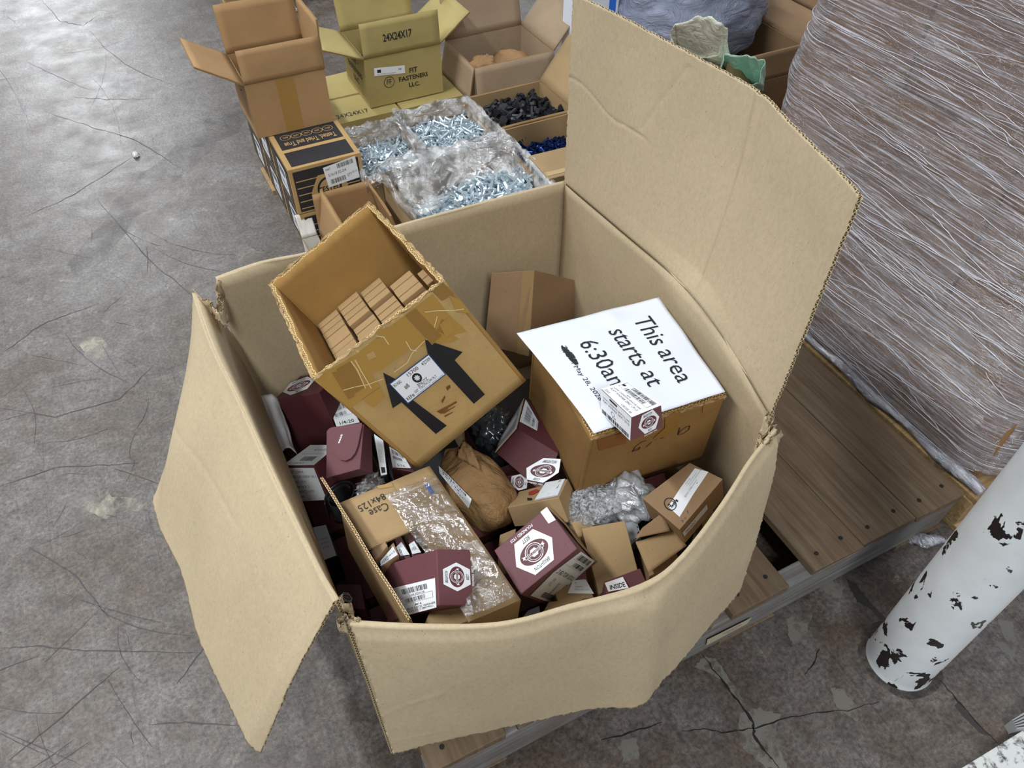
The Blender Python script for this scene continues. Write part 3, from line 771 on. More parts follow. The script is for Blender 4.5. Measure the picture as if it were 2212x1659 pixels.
for i, q in enumerate([((740, 930), (860, 860), (1000, 1080), (880, 1150)), ((860, 850), (905, 840), (1050, 1100), (1010, 1110)), ((1560, 270), (1640, 190), (1740, 290), (1640, 350)), ((1620, 550), (1700, 480), (1760, 590), (1680, 660)), ((1330, 470), (1420, 410), (1640, 640), (1560, 720)), ((960, 1190), (1120, 1080), (1160, 1160), (1055, 1260))]):
    tp.append(([z1(*p) for p in q], TAPE2 if i % 2 == 0 else TAPE, 1+i))
for k_, q_ in enumerate(tp): facepoly('tape', arrow, VA, '-y', [q_], .0011+.00005*k_)
D = Draw(); D.rect(-.02, -.04, 1.02, 1.04, BLUEINK, 0); D.rect(0, 0, 1, 1, WHITE, 1)
D.text('15700', .38, .80, .66, .95, MARINK, 2, 0, .01); D.disc(.5, .57, .10, .20, INK, 2)
for k in range(8):
    a = k*math.pi/4; c, s_ = math.cos(a), math.sin(a); D.poly([(.5+.06*c-.012*s_, .57+.12*s_+.024*c), (.5+.06*c+.012*s_, .57+.12*s_-.024*c), (.5+.02*c+.01*s_, .57+.04*s_-.02*c), (.5+.02*c-.01*s_, .57+.04*s_+.02*c)], WHITE, 3)
D.disc(.5, .57, .04, .08, WHITE, 3)
D.text('BOX#2', .02, .78, .20, .92, INK, 2, 0, .01); D.text('#8', .16, .45, .27, .64, INK, 2, 0, .01); D.text('BNLITZ', .40, .24, .66, .37, INK, 2, 0, .01); D.text('TOOTH L/W PLT', .38, .11, .84, .22, INK, 2, 0, .01); D.text('GNT', .25, .11, .35, .22, INK, 2, 0, .01); D.text('REF#', .03, .04, .22, .20, INK, 2, 0, .01); D.text('4/27/09', .76, .80, .98, .94, INK, 2, 0, .01); D.text('FASTENERS INC  ELK GROVE  IL 60007', .25, .01, .97, .06, BLUEINK)
fdecal('stock_label', arrow, VA, '-y', [z1(1205, 1052), z1(1530, 805), z1(1668, 968), z1(1355, 1212)], D, .0023)
hA = hom([proj(VA[k]) for k in FACE['-y']], [(0, 0), (1, 0), (1, 1), (0, 1)])
for k_, pl_ in enumerate([[(1240, 950), (1350, 870), (1390, 790), (1480, 700), (1540, 650), (1580, 560), (1600, 480)], [(800, 1110), (900, 1080), (1010, 1060), (1140, 1010)], [(1090, 640), (1150, 650), (1190, 710)], [(870, 860), (920, 930), (990, 1090)], [(905, 850), (960, 950), (1040, 1090)], [(1500, 440), (1600, 430), (1740, 430), (1820, 420)], [(1430, 770), (1380, 760), (1340, 690)]]):
    D = Draw(); D.line([happ(hA, *z1(*p)) for p in pl_], .006, STRING, 0); uvdecal('split_tape_edge', arrow, fsurf(VA, '-y'), D, base=.0019)
for k_, q_ in enumerate([((1640, 500), (1740, 560), (1700, 650), (1600, 600)), ((1090, 600), (1190, 560), (1320, 720), (1180, 800)), ((1740, 640), (1850, 610), (1800, 680)), ((700, 960), (760, 940), (900, 1160), (840, 1190)), ((1700, 300), (1800, 350), (1880, 460), (1760, 440)), ((1000, 800), (1060, 770), (1090, 820), (1020, 850))]):
    facepoly('tape', arrow, VA, '-y', [([z1(*p) for p in q_], (TAPE2, TAPE, OCHRE)[k_ % 3], 0)], .00155+.00004*k_)
st = board('scribbled_stain', '7c4f26', .3, .4)
facepoly('scrawl', arrow, VA, '-y', [([z1(*p) for p in q], st, i) for i, q in enumerate([((1600, 1290), (1770, 1200), (1775, 1212), (1640, 1300), (1700, 1265), (1690, 1290), (1640, 1310)), ((1650, 1300), (1760, 1240), (1755, 1252), (1660, 1312)), ((1665, 1325), (1740, 1290), (1735, 1300), (1670, 1338)), ((1680, 1080), (1715, 1060), (1720, 1085), (1690, 1110)), ((1640, 1200), (1670, 1150), (1675, 1170), (1650, 1220))])])
# small cartons packed inside
KT = .55
Pk = lambda s, t, k: (VA['000']*(1-s)+VA['100']*s)*(1-t)*(1-k)+(VA['010']*(1-s)+VA['110']*s)*t*(1-k)+(VA['001']*(1-s)+VA['101']*s)*(1-t)*k+(VA['011']*(1-s)+VA['111']*s)*t*k
wc_names = []
rw, cw = .118, .215
def small_carton(s0, t0, s1, t1, k1, sh, label, group='small washer cartons packed in the arrow carton'):
    k0 = .12; V = {}
    for key in KEYS:
        s = s1 if key[0] == '1' else s0; tt = t1 if key[1] == '1' else t0; k = k1 if key[2] == '1' else k0
        V[key] = Pk(s+sh, tt, k)
    t = thing8('small_carton', V, label, 'small carton', group)
    shell('body', V, SMALLB, t, 3)
    d = fsurf(V, '+z'); D = Draw(); D.rect(0, .44, 1, .50, TEDGE, 0); uvdecal('flap_seam', t, d, D, .02, 0, .98, 1)
    return t
ROWN = ['front', 'second', 'third', 'fourth', 'fifth', 'sixth']
COLN = ['leftmost', 'second', 'third', 'rightmost']
r = random.Random(3)
for ci in range(4):
    s0 = .045+ci*cw
    for ri in range(6):
        if ci == 3 and ri == 0: continue
        t1 = .965-ri*(rw+.007)-(.02*ci if ci == 3 else 0)-r.uniform(0, .004); t0 = t1-rw+.004
        small_carton(s0, t0, s0+cw-.016, t1, KT+r.uniform(-.02, .025)+(.03 if ci == 3 else 0), r.uniform(-.003, .003),
                     f'small plain tan carton in the {COLN[ci]} column, {["farthest","second farthest","third farthest","fourth farthest","fifth farthest","nearest"][ri]} row inside the arrow carton')
small_carton(.915, .52, .985, .66, KT+.05, 0, 'small tan carton standing apart at the right wall inside the arrow carton')
small_carton(.915, .36, .985, .50, KT+.03, 0, 'second small tan carton at the right wall of the arrow carton, nearer the front')

# --- carton under the paper sign
VS = V8([[0.422, 0.5966, 0.427], [0.6564, 0.572, 0.4215], [0.4442, 0.8152, 0.441], [0.6772, 0.7928, 0.4366], [0.4253, 0.5829, 0.5994], [0.6574, 0.5627, 0.5965], [0.4467, 0.8037, 0.6149], [0.6794, 0.7811, 0.6102]])
sc = thing8('sign_carton', VS, 'aged brown carton carrying the white paper sign', 'carton')
BEDGE = corr_edge('brown_cut_edge', 'c9a468', '4d3517', .006)
for fid, sd in (('-y', 1), ('+x', 2), ('+y', 3), ('-x', 4)): wall2('front_panel' if fid == '-y' else 'side_panel', sc, VS, fid, BROWNB, BEDGE, .006, jag=.0014, seed=sd+9)
shell('base', VS, BROWNB, sc, 4, ('+z', '-y', '+x', '+y', '-x'))
lip(sc, [VS['001']-Vector((0,0,.005)), VS['101']-Vector((0,0,.005))], .003, 6); lip(sc, [VS['011'], VS['111']-Vector((0,0,.004))], .003, 7)
tpf = quadsurf(*[VS[k]+Vector((0, 0, -.010)) for k in FACE['+z']]); sheet('closed_flap', tpf, 8, 8, .003, [BROWNB, TEDGE], sc)
z4 = zz(1100, 620, 3.95)
D = Draw(); hS = hom([proj(VS[k]) for k in FACE['-y']], [(0, 0), (1, 0), (1, 1), (0, 1)])
for pl_ in ([(1040, 1395), (1100, 1365), (1090, 1385), (1035, 1402), (1060, 1360), (1115, 1320), (1150, 1310)], [(1150, 1365), (1190, 1330), (1200, 1322)], [(1230, 1300), (1260, 1290), (1300, 1285)],
            [(1425, 1255), (1450, 1225), (1500, 1190), (1528, 1182), (1520, 1215), (1470, 1250), (1425, 1258), (1440, 1200)]):
    D.line([happ(hS, *z4(*p)) for p in pl_], .007, INK, 2)
uvdecal('handwriting', sc, fsurf(VS, '-y'), D)
for q_ in [([z4(*p) for p in ((1310, 1100), (1440, 1050), (1440, 1120), (1390, 1230), (1240, 1300), (1210, 1290), (1310, 1200))], TAPE2, 0), ([z4(*p) for p in ((1640, 1010), (1745, 960), (1745, 1020), (1640, 1070))], TAPE2, 0), ([z4(*p) for p in ((745, 1300), (980, 1230), (985, 1330), (760, 1390))], board('water_stain', '8a5a2c', .2, .2), 0)]: facepoly('tape', sc, VS, '-y', [q_])
# paper sign
PS = [at(*q) for q in ((1116, 722, .622), (1283, 935, .611), (1566, 848, .611), (1423, 644, .628))]
def fP(u, v):
    p = (PS[0]*(1-u)+PS[1]*u)*(1-v)+(PS[3]*(1-u)+PS[2]*u)*v
    z = .008*math.sin(math.pi*v)*math.sin(math.pi*u)+.002*noise.noise(Vector((u*4, v*4, 1)))
    z += .004*math.sin(math.pi*u)*(1-v)**3-.0035*max(0, (u-.9)/.1)*(1-v)
    z += .004*math.exp(-(((u-.10)/.05)**2+((v-.62)/.06)**2))
    return p+Vector((0, 0, z+.002))
sign = sheet('paper_sign', Surf(fP), 40, 40, .0005, [PAPER], None, smooth=True)
tag(sign, 'white paper sign reading This area starts at 6:30am lying on the brown carton', 'paper sign')
for s_, bx in (('This area', (.165, .725, .835, .858)), ('starts at', (.225, .520, .80, .625)), ('6:30am', (.27, .290, .76, .412)), ('May 28, 2026', (.46, .150, .79, .192))):
    D = Draw(); D.text(s_, *bx, INK, 2); uvdecal('lettering', sign, Surf(fP), D, base=.0008)
D = Draw(); D.text('Tuesday', .25, .165, .445, .215, INK, 2)
r = random.Random(2); pts = []
for k in range(46): pts.append((.245+.205*k/45+r.uniform(-.006, .006), .190+(.020 if k % 2 else -.016)*math.sin(math.pi*(k+4)/54)+r.uniform(-.003, .003)))
D.line(pts, .010, INK, 3)
uvdecal('struck_out_word', sign, Surf(fP), D, base=.0008)

# --- small white washer carton on the sign
VW = V8([[0.4813, 0.5598, 0.5848], [0.5385, 0.5584, 0.5856], [0.485, 0.6454, 0.5591], [0.5371, 0.6451, 0.5588], [0.4846, 0.5708, 0.625], [0.5374, 0.5705, 0.625], [0.4885, 0.6579, 0.6007], [0.5347, 0.6576, 0.5979]], .94)
wsh = thing8('washer_box', VW, 'small white labelled washer box with a maroon end standing on the paper sign', 'box')
shell('body', VW, MAROON, wsh, 5)
D = Draw(); D.rect(0, 0, 1, 1, WHITE, 0, 2); D.line([(.08, .58), (.92, .58), (.92, .93), (.08, .93), (.08, .58)], .008, GREYINK); D.bars(.30, .78, .93, .92, INK, seed=3); D.bars(.22, .60, .80, .74, INK, seed=4); D.rect(.08, .7, .16, .8, INK, 1)
D.text('#10', .42, .46, .52, .53, INK); D.text('LOW CARBON (INCH) SAE', .08, .36, .90, .44, INK); D.text('FLAT WASHER ZINC CR+3', .08, .25, .90, .33, INK); D.text('250', .06, .05, .2, .14, GREYINK); D.text('ORDER 00', .6, .05, .9, .13, GREYINK)
fdecal('stock_label', wsh, VW, '+z', [z4(1000, 800), z4(1300, 1010), z4(1045, 1115), z4(785, 870)], D)
D = Draw(); D.rect(0, 0, 1, 1, WHITE, 0, 2); D.rect(.3, .86, .55, .95, INK, 1); D.text('LOW CARBON (INCH) SAE', .08, .70, .95, .79, INK); D.text('FLAT WASHER ZINC CR+3', .08, .58, .95, .67, INK); D.ring(.42, .42, .06, .09, .012, GREYINK); D.text('#10', .4, .25, .52, .33, INK); D.bars(.04, .05, .96, .22, INK, seed=8, n=34)
fdecal('stock_label', wsh, VW, '-x', [z4(785, 870), z4(1045, 1115), z4(1035, 1310), z4(785, 1070)], D)
fdecal('maker_emblem', wsh, VW, '-y', hexquad(z4(1100, 1195), z4(1278, 1100), z4(1175, 1085), z4(1200, 1245)), logo(True))

# --- maroon boxes and cartons down the left side
def mbox(name, V, label, mat=MAROON, group=None, n=5, cat='box', dent=0):
    t = thing8(name, V, label, cat, group); shell('body', V, mat, t, n, dent=dent); return t
zb = zz(540, 780); z5 = zz(680, 1000); z6 = zz(740, 1120); z3 = zz(900, 780); z7 = zz(1040, 1020); z8 = zz(1280, 980)
VD = V8([[0.0378, 1.0271, 0.281], [0.1171, 0.9663, 0.3223], [0.1033, 1.0933, 0.2527], [0.1826, 1.0325, 0.2941], [0.0259, 1.085, 0.3889], [0.1052, 1.0242, 0.4302], [0.0913, 1.1511, 0.3605], [0.1707, 1.0903, 0.4019]], 1.0, (.004, -.02, .01))
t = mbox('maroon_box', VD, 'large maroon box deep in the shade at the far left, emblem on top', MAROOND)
fdecal('maker_emblem', t, VD, '+z', hexquad(zb(375, 355), zb(740, 215), zb(560, 190), zb(560, 330)), logo(False, body=WHITE2))
VD2 = pbox([(716, 905), (770, 880), (775, 905), (735, 955)], [.39, .39, .36, .36], .07)
t = mbox('labelled_box', pbox([(714, 962), (780, 930), (770, 868), (700, 872)], [.36, .37, .38, .38], .1), 'box with a white barcode label half under the arrow carton on the left', MAROOND)
D = stockers(4, ('1/4-20',), mat=WHITE2); P4 = [zb(*p) for p in ((905, 530), (1100, 430), (1250, 700), (985, 750))]
sf = quadsurf(*[at(x, y, .386) for x, y in (P4[3], P4[2], P4[1], P4[0])]); uvdecal('stock_label', t, sf, D)
def paper_scrap():
    P = [at(*q) for q in ((555, 880, .40), (598, 995, .40), (632, 990, .41), (592, 868, .42))]
    def f(u, v):
        a = u*3.6-.2+.5*noise.noise(Vector((v*3, 2, 0))); c = P[0]*(1-v)+P[1]*v; w = .020*(1-.3*v+.35*noise.noise(Vector((u*3, v*3, 8))))
        return c+Vector((w*math.cos(a)+.022, .006*math.sin(a), w*math.sin(a)+.003*noise.noise(Vector((u*6, v*5, 2)))))
    o = sheet('paper_roll', Surf(f), 24, 16, .0006, [WHITE2], None)
    tag(o, 'crumpled white paper curl between the side wall and the large maroon box', 'paper')
paper_scrap()
VF = V8([[-0.0056, 0.8396, 0.3678], [0.0402, 0.7969, 0.3993], [0.0493, 0.8827, 0.3479], [0.0948, 0.8374, 0.3771], [-0.011, 0.878, 0.4305], [0.0372, 0.8302, 0.4587], [0.0472, 0.9184, 0.4097], [0.0896, 0.8727, 0.4373]], 1.0, (.014, .0, 0))
t = mbox('labelled_box', VF, 'maroon box with white labels wrapped over its top and front, by the left wall', MAROOND)
D = Draw(); D.rect(0, 0, 1, 1, WHITE2, 0); D.text('HEX CAP SCREW', .4, .7, .9, .8, GREYINK); D.line([(.1, .55), (.9, .55)], .01, GREYINK); D.bars(.35, .2, .8, .42, INK); D.text('100 PCS', .3, .05, .6, .14, INK)
uvdecal('stock_label', t, fsurf(VF, '+z'), D, .02, .02, .98, .98)
D = Draw(); D.rect(0, 0, 1, 1, WHITE2, 0); 
for i, s_ in enumerate(('LOT 220814', 'HEX CAP SCREW GR 5', 'ZINC CR+3', '3/8-16 X 2', 'MADE TO ASTM', '100')): D.text(s_, .15, .85-i*.15, .15+.045*len(s_), .92-i*.15, INK)
uvdecal('stock_label', t, fsurf(VF, '-y'), D, .03, .03, .97, .95)
# box with the rounded flap
VG = V8([[0.0617, 0.8075, 0.4455], [0.1147, 0.778, 0.4744], [0.0778, 0.8133, 0.4187], [0.135, 0.781, 0.447], [0.0907, 0.881, 0.4741], [0.1487, 0.8444, 0.4992], [0.107, 0.8829, 0.4442], [0.1603, 0.8496, 0.4701]], .985)
t = mbox('maroon_box', VG, 'maroon box with a rounded closing flap and four white dots', MAROON)
h2 = hom([proj(VG[k]) for k in FACE['-y']], [(0, 0), (1, 0), (1, 1), (0, 1)])
pts = [zb(905, 790), zb(950, 760), zb(1290, 712), zb(1285, 780), zb(1250, 960)]
arc = [(1240, 1000), (1215, 1070), (1170, 1125), (1110, 1152), (1050, 1140), (1000, 1100), (960, 1050), (925, 980), (908, 900)]
pts += [zb(*p) for p in arc]
sfG = fsurf(VG, '-y'); top = []; N0 = sfG.nrm(.5, .5)
for x, y in pts:
    u, v = happ(h2, x, y); top.append((u, v))
vs = [sfG.f(u, v)+N0*.0045 for u, v in top]+[sfG.f(u, v)+N0*.0033 for u, v in top]; n_ = len(top)
mkobj('round_flap', vs, [tuple(range(n_)), tuple(range(2*n_-1, n_-1, -1))]+[(i, (i+1) % n_, n_+(i+1) % n_, n_+i) for i in range(n_)], MAROON, t)
D = Draw()
for k, (x, y) in enumerate(((1070, 865), (1062, 893), (1052, 920), (1043, 947))):
    u, v = happ(h2, *zb(x, y)); D.disc(u, v, .028, .022, WHITE, 0, 16); D.disc(u, v, .012, .01, MARINK, 1, 12)
uvdecal('dot_mark', t, sfG, D, base=.0050)
t = mbox('labelled_box', pbox([(822, 1030), (836, 1027), (828, 950), (806, 938)], [.44, .44, .45, .45], .08), 'narrow box edge with a grey label strip right of the rounded-flap box', BLK)
D = Draw(); D.rect(0, 0, 1, 1, WHITE2, 0); D.rect(.2, .05, .8, .2, INK, 1)
for i in range(5): D.text('QTY 100 LOT', .2+.12*i, .3, .26+.12*i, .9, GREYINK, rot=90)
uvdecal('stock_label', t, quadsurf(*[at(x, y, .4515) for x, y in ((823, 1028), (836, 1025), (828, 952), (808, 938))]), D)
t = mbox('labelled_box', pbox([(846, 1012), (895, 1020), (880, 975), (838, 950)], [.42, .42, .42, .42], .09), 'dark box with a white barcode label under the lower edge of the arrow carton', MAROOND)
uvdecal('stock_label', t, quadsurf(*[at(x, y, .4215) for x, y in ((848, 1010), (888, 1012), (872, 985), (841, 965))]), stockers(9, ('5/16',), mat=WHITE2))
# rolled black liner and clear bits beside it
def liner():
    c = at(735, 1068, .42); V, Fc = [], []
    def f(u, v):
        a = u*9.4; rr = .018+.0022*a*.5
        return c+Vector((rr*math.cos(a), rr*math.sin(a)*.9, -.05*v+.01*math.cos(a)))
    o = sheet('rolled_liner', Surf(f), 60, 6, .0015, [plain('dark_plastic', lin('2a2a2c'), .25)], None)
    tag(o, 'dark rolled plastic lying in the gap left of the long carton', 'plastic roll')
liner()
def blob(name, c, rx, ry, rz, mat, label, cat, amp=.2, sc=9, nu=40, nv=24, rot=0, seed=0, squash=None, parent=None, facets=0):
    V, Fc = [], []
    for j in range(nv+1):
        th = math.pi*j/nv
        for i in range(nu):
            a = 2*math.pi*i/nu; d = Vector((math.sin(th)*math.cos(a), math.sin(th)*math.sin(a), math.cos(th)))
            k = 1+amp*noise.noise(d*sc*.25+Vector((seed, 0, 0)))+amp*.5*noise.noise(d*sc*.7+Vector((0, seed, 0)))
            k += facets*abs(noise.noise(d*sc*.5+Vector((7, seed, 1))))
            p = Vector((d.x*rx, d.y*ry, d.z*rz))*k
            if squash: p = squash(p)
            x, y = p.x*math.cos(rot)-p.y*math.sin(rot), p.x*math.sin(rot)+p.y*math.cos(rot); V.append(c+Vector((x, y, p.z)))
    for j in range(nv):
        for i in range(nu): Fc.append((j*nu+i, (j+1)*nu+i, (j+1)*nu+(i+1) % nu, j*nu+(i+1) % nu))
    o = mkobj(name, V, Fc, mat, parent, smooth=True)
    if label: tag(o, label, cat)
    return o
CLR = transp('clear_plastic', (.85, .88, .92), .5, .08, 40, 1, milk=.4)
blob('plastic_packet', at(800, 1046, .43), .028, .016, .008, CLR, 'clear plastic packet behind the long carton beside the narrow labelled box', 'plastic bag', .5, 14, rot=.4)

# --- the long open carton "1/4 Case 84x125"
VC = V8([[0.0777, 0.4174, 0.4689], [0.2272, 0.4327, 0.4589], [0.0536, 0.6786, 0.4717], [0.2011, 0.6924, 0.4596], [0.0834, 0.4172, 0.5384], [0.2306, 0.4306, 0.5259], [0.0594, 0.6788, 0.5415], [0.2064, 0.6917, 0.5286]])
for k in ('000', '100', '010', '110'): VC[k] = VC[k]-Vector((0, 0, .05))
VC['001'].y = .434; VC['000'].y = .436; VC['100'].y = .440
CEDGE = corr_edge('tan_cut_edge', 'cbb084', '4a3a22', .005)
case = thing8('quarter_case', VC, 'long open tan carton printed Case 84x125 with a clear bag across it', 'carton')
openbox(case, VC, TAN, .003, CEDGE, n=10)
LF = [at(885, 1338, .580), at(694, 1031, .588)]
flapq('side_flap', case, [VC['001'], VC['011'], LF[1], LF[0]], TAN, .004, CEDGE, 24, 8, wav=.002)
# far end flap carries the print
E0, E1 = VC['011']+Vector((0, 0, .001)), VC['111']+Vector((0, 0, .001))
ef = [at(797, 1187, .538), at(905, 1140, .533), E1, E0]
flapq('end_flap', case, ef, TAN, .003, CEDGE, wav=.001)
rf = [at(1012, 1345, .537), at(1125, 1297, .531), at(928, 1008, .534), at(846, 1041, .5415)]
flapq('side_flap', case, rf, TAN, .003, CEDGE, wav=.0015)
nf = [VC['001'], VC['101'], at(1085, 1250, .524), at(930, 1320, .530)]
flapq('end_flap', case, nf, TAN, .003, CEDGE)
sfE = quadsurf(*ef); fE = [proj(p) for p in ef]
D.text('84x125', .27, .60, .86, .96, INK, 1)
D = Draw(); D.text('Case', .0, .0, 1, 1, INK, 1)
decal('printing', case, sfE, fE, [z5(868, 635), z5(680, 725), z5(638, 640), z5(828, 548)], D, 1, .0022)
D = Draw(); D.text('84x125', .0, .0, 1, 1, INK, 1)
decal('printing', case, sfE, fE, [z5(830, 505), z5(560, 655), z5(508, 570), z5(785, 415)], D, 1, .0022)
D = Draw(); D.rect(0, 0, 1, 1, plain('clear_tape_sheen', lin('a8875c'), .18), 0)
decal('tape', case, sfE, fE, [z5(690, 265), z5(850, 250), z5(900, 330), z5(740, 330)], D, 1, .0022)
# small boxes inside it
t = mbox('small_carton', pbox([z5(690, 1110), z5(830, 940), z5(740, 800), z5(610, 960)], [.535, .54, .535, .53], .06), 'small tan carton with a blank lid inside the long carton', TAN2, cat='small carton')
t = mbox('labelled_box', pbox([z5(750, 1190), z5(960, 1050), z5(895, 900), z5(835, 960)], [.525, .53, .53, .525], .05), 'small tan box lettered in black beside the blank lid inside the long carton', TAN2)
sfx = quadsurf(*[at(*z5(*p), .5315) for p in ((750, 1180), (945, 1045), (890, 950), (745, 1120))]); D = Draw(); D.rect(0, 0, 1, 1, WHITE2, 0); D.text('VERO', .1, .2, .5, .7, INK); D.text('M8 X 25', .55, .4, .95, .6, INK); uvdecal('stock_label', t, sfx, D)
for q, lb in (([(925, 960), (975, 1060), (1080, 1045), (985, 900)], 'maroon box with a white label showing a letter D inside the long carton'), ([(1070, 930), (1110, 1040), (1210, 1020), (1130, 890)], 'maroon box with a white label reading HER inside the long carton')):
    Vq = pbox([z5(q[1][0], q[1][1]+40), z5(q[2][0]+20, q[2][1]+40), z5(q[3][0]-20, q[3][1]-110), z5(q[0][0]-20, q[0][1]-110)], .515, .05)
    t = mbox('labelled_box', Vq, lb); D = Draw(); D.rect(0, 0, 1, 1, WHITE, 0); D.text('D' if 'letter' in lb else 'HER', .15, .3, .4 if 'letter' in lb else .8, .6, INK); D.text('C)', .5, .65, .7, .85, INK)
    uvdecal('stock_label', t, quadsurf(*[at(*z5(*p), .5165) for p in (q[1], q[2], q[3], q[0])]), D)
# clear zip bag on top
KB = [at(*q) for q in ((1008, 1338, .546), (1114, 1290, .540), (936, 1030, .545), (833, 1072, .553))]
def fK(u, v):
    p = (KB[0]*(1-u)+KB[1]*u)*(1-v)+(KB[3]*(1-u)+KB[2]*u)*v
    q = Vector((u*3, v*9, 0)); k = .005*noise.noise(q*1.0)+.004*abs(noise.noise(q*2.3+Vector((3, 1, 0))))+.0015*noise.noise(q*8)
    k += .012*math.exp(-((v-.36+.28*(u-.5))/.055)**2)*(1 if u < 1 else 0)
    return p+Vector((0, 0, k+.003))
zb_ = sheet('zip_bag', Surf(fK), 60, 110, .0004, [ZIP], None)
tag(zb_, 'empty clear plastic zip bag spread over the long tan carton', 'plastic bag')
D = Draw(); D.rect(0, 0, 1, 1, BLUEINK, 0); uvdecal('blue_tab', zb_, Surf(fK), D, .74, .87, .82, .95)
zipm = plain('zip_track', lin('c9c6c4'), .2)
D = Draw(); D.rect(0, 0, 1, .25, zipm, 0); D.rect(0, .6, 1, .8, zipm, 0); uvdecal('zip_track', zb_, Surf(fK), D, .0, .955, 1, .968)

# --- maroon box "split lock washer"
VJ = V8([[0.1223, 0.449, 0.5755], [0.1672, 0.4452, 0.5435], [0.061, 0.5048, 0.481], [0.1065, 0.502, 0.45], [0.1477, 0.5123, 0.5988], [0.1936, 0.5091, 0.5677], [0.0867, 0.5736, 0.5089], [0.1313, 0.5676, 0.475]])
VJ = {k: v for k, v in VJ.items()}
t = mbox('maroon_box', VJ, 'maroon box labelled SPLIT LOCK WASHER leaning in the near end of the long carton', MAROON)
D = Draw(); D.rect(0, 0, 1, 1, WHITE, 0, 2); D.bars(.2, .78, .82, .92, INK, seed=12, n=30); D.text('Lot# 25020128', .35, .69, .72, .75, INK); D.bars(.18, .50, .72, .64, INK, seed=13, n=28)
D.line([(.05, .68), (.92, .68), (.92, .47), (.05, .47)], .008, GREYINK); D.text('M16', .40, .33, .58, .41, INK, 2, 0, .01); D.text('SPLIT LOCK WASHER', .10, .20, .98, .29, INK, 2, 0, .01); D.text('BLUE CR+3 (METRIC)', .10, .08, .90, .17, INK, 2, 0, .01)
fdecal('stock_label', t, VJ, '-x', [z6(560, 800), z6(1058, 680), z6(1075, 1010), z6(745, 1100)], D)
fdecal('maker_emblem', t, VJ, '-y', hexquad(z6(1303, 832), z6(1288, 503), z6(1143, 657), z6(1452, 660)), logo(True))
# --- brown paper bag
def paperbag():
    c = at(1030, 1050, .40)
    def sq(p): 
        return Vector((p.x*(1-.35*max(0, p.y/.1)), p.y, p.z))
    m = board('kraft_paper', '8a6b45', .14, .08, .3, '6b4a26', .7, (13, .9, .025))
    o = blob('paper_bag', c, .052, .088, .05, m, None, None, .10, 4, 56, 36, rot=.12, seed=3, squash=sq, facets=.10)
    tag(o, 'crumpled brown paper bag between the long carton and the emblem boxes', 'paper bag')
    top_ = [at(*q) for q in ((985, 985, .455), (1040, 1018, .455), (1018, 965, .47), (1000, 950, .47))]
    flapq('folded_top', o, top_, m, .0015, None, 8, 8, bul=.004, wav=.006)
    D = stockers(21, ('HARDWARE', 'QTY 50'), True, mat=WHITE2)
    P = [at(*q) for q in ((950, 1022, .44), (1012, 1098, .45), (1019, 1078, .455), (948, 1006, .445))]
    sheet('label', quadsurf(*P), 3, 3, .0005, [WHITE2], o)
    uvdecal('label_print', o, quadsurf(*P), D)
paperbag()
# --- emblem box beside the sign carton
VM = V8([[0.3856, 0.7429, 0.4662], [0.4247, 0.6841, 0.4504], [0.4108, 0.7601, 0.5186], [0.4611, 0.7028, 0.5086], [0.3116, 0.6725, 0.5232], [0.3585, 0.6181, 0.5143], [0.348, 0.6915, 0.5817], [0.3934, 0.6357, 0.5711]])
P0, PB, PL, PT = at(1118, 927, .455), at(1226, 1033, .425), at(1072, 979, .42), at(1136, 862, .445)
PR = at(1206, 980, .455)
VM = {'001': P0, '101': PR, '000': PL}
VM['100'] = at(1168, 1062, .415)
dv = PT-P0
for k in ('00', '10'):
    VM[k[0]+'11'] = VM[k[0]+'01']+dv; VM[k[0]+'10'] = VM[k[0]+'00']+dv
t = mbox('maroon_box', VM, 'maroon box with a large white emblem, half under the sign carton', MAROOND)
fdecal('maker_emblem', t, VM, '-y', hexquad(z3(1232, 1180), z3(1650, 1260), z3(1550, 1075), z3(1340, 1325)), logo(True))
D = stockers(31, ('LOCK NUT',), True, mat=WHITE2)
fdecal('stock_label', t, VM, '+z', [z3(1170, 690), z3(1240, 440), z3(1385, 690), z3(1370, 795)], D)
fl_ = [at(1072, 979, .425), at(1118, 927, .46), at(1134, 862, .455), at(1082, 950, .425)]
flapq('end_flap', t, [p+Vector((-.002, 0, .003)) for p in fl_], plain('silver_label', lin('9b9da0'), .35), .0015)
D = Draw(); D.disc(.5, .55, .34, .2, WHITE2, 0); uvdecal('round_sticker', t, quadsurf(*[p+Vector((-.002, 0, .0045)) for p in fl_]), D)
DKP = plain('smoked_plastic', lin('2c2f31'), .15)
blob('dark_plastic_bag', at(1062, 920, .40), .035, .045, .03, DKP, 'smoky dark plastic bag under the lower corner of the arrow carton', 'plastic bag', .5, 14, seed=5)
t = mbox('maroon_box', pbox([(1097, 1060), (1142, 1052), (1128, 1022), (1092, 1028)], [.40, .40, .40, .40], .06), 'small maroon box with a small emblem beneath the large emblem box', MAROOND)
sfx = quadsurf(*[at(x, y, .4012) for x, y in ((1094, 1062), (1146, 1062), (1142, 1020), (1090, 1026))])
decal('maker_emblem', t, sfx, [proj(sfx.f(*q)) for q in ((0, 0), (1, 0), (1, 1), (0, 1))], hexquad(z3(1150, 1475), z3(1170, 1290), z3(1095, 1360), z3(1280, 1400)), logo(False, body=WHITE2))
VO = V8([[0.3147, 0.6134, 0.3909], [0.3833, 0.5586, 0.4331], [0.3561, 0.6486, 0.3706], [0.4256, 0.5984, 0.4169], [0.3113, 0.6336, 0.4236], [0.3784, 0.5852, 0.4704], [0.3492, 0.6673, 0.4007], [0.417, 0.6228, 0.4509]])
t = mbox('tan_box', VO, 'tan box with a white label and red stamp on top, below the emblem box', TAN)
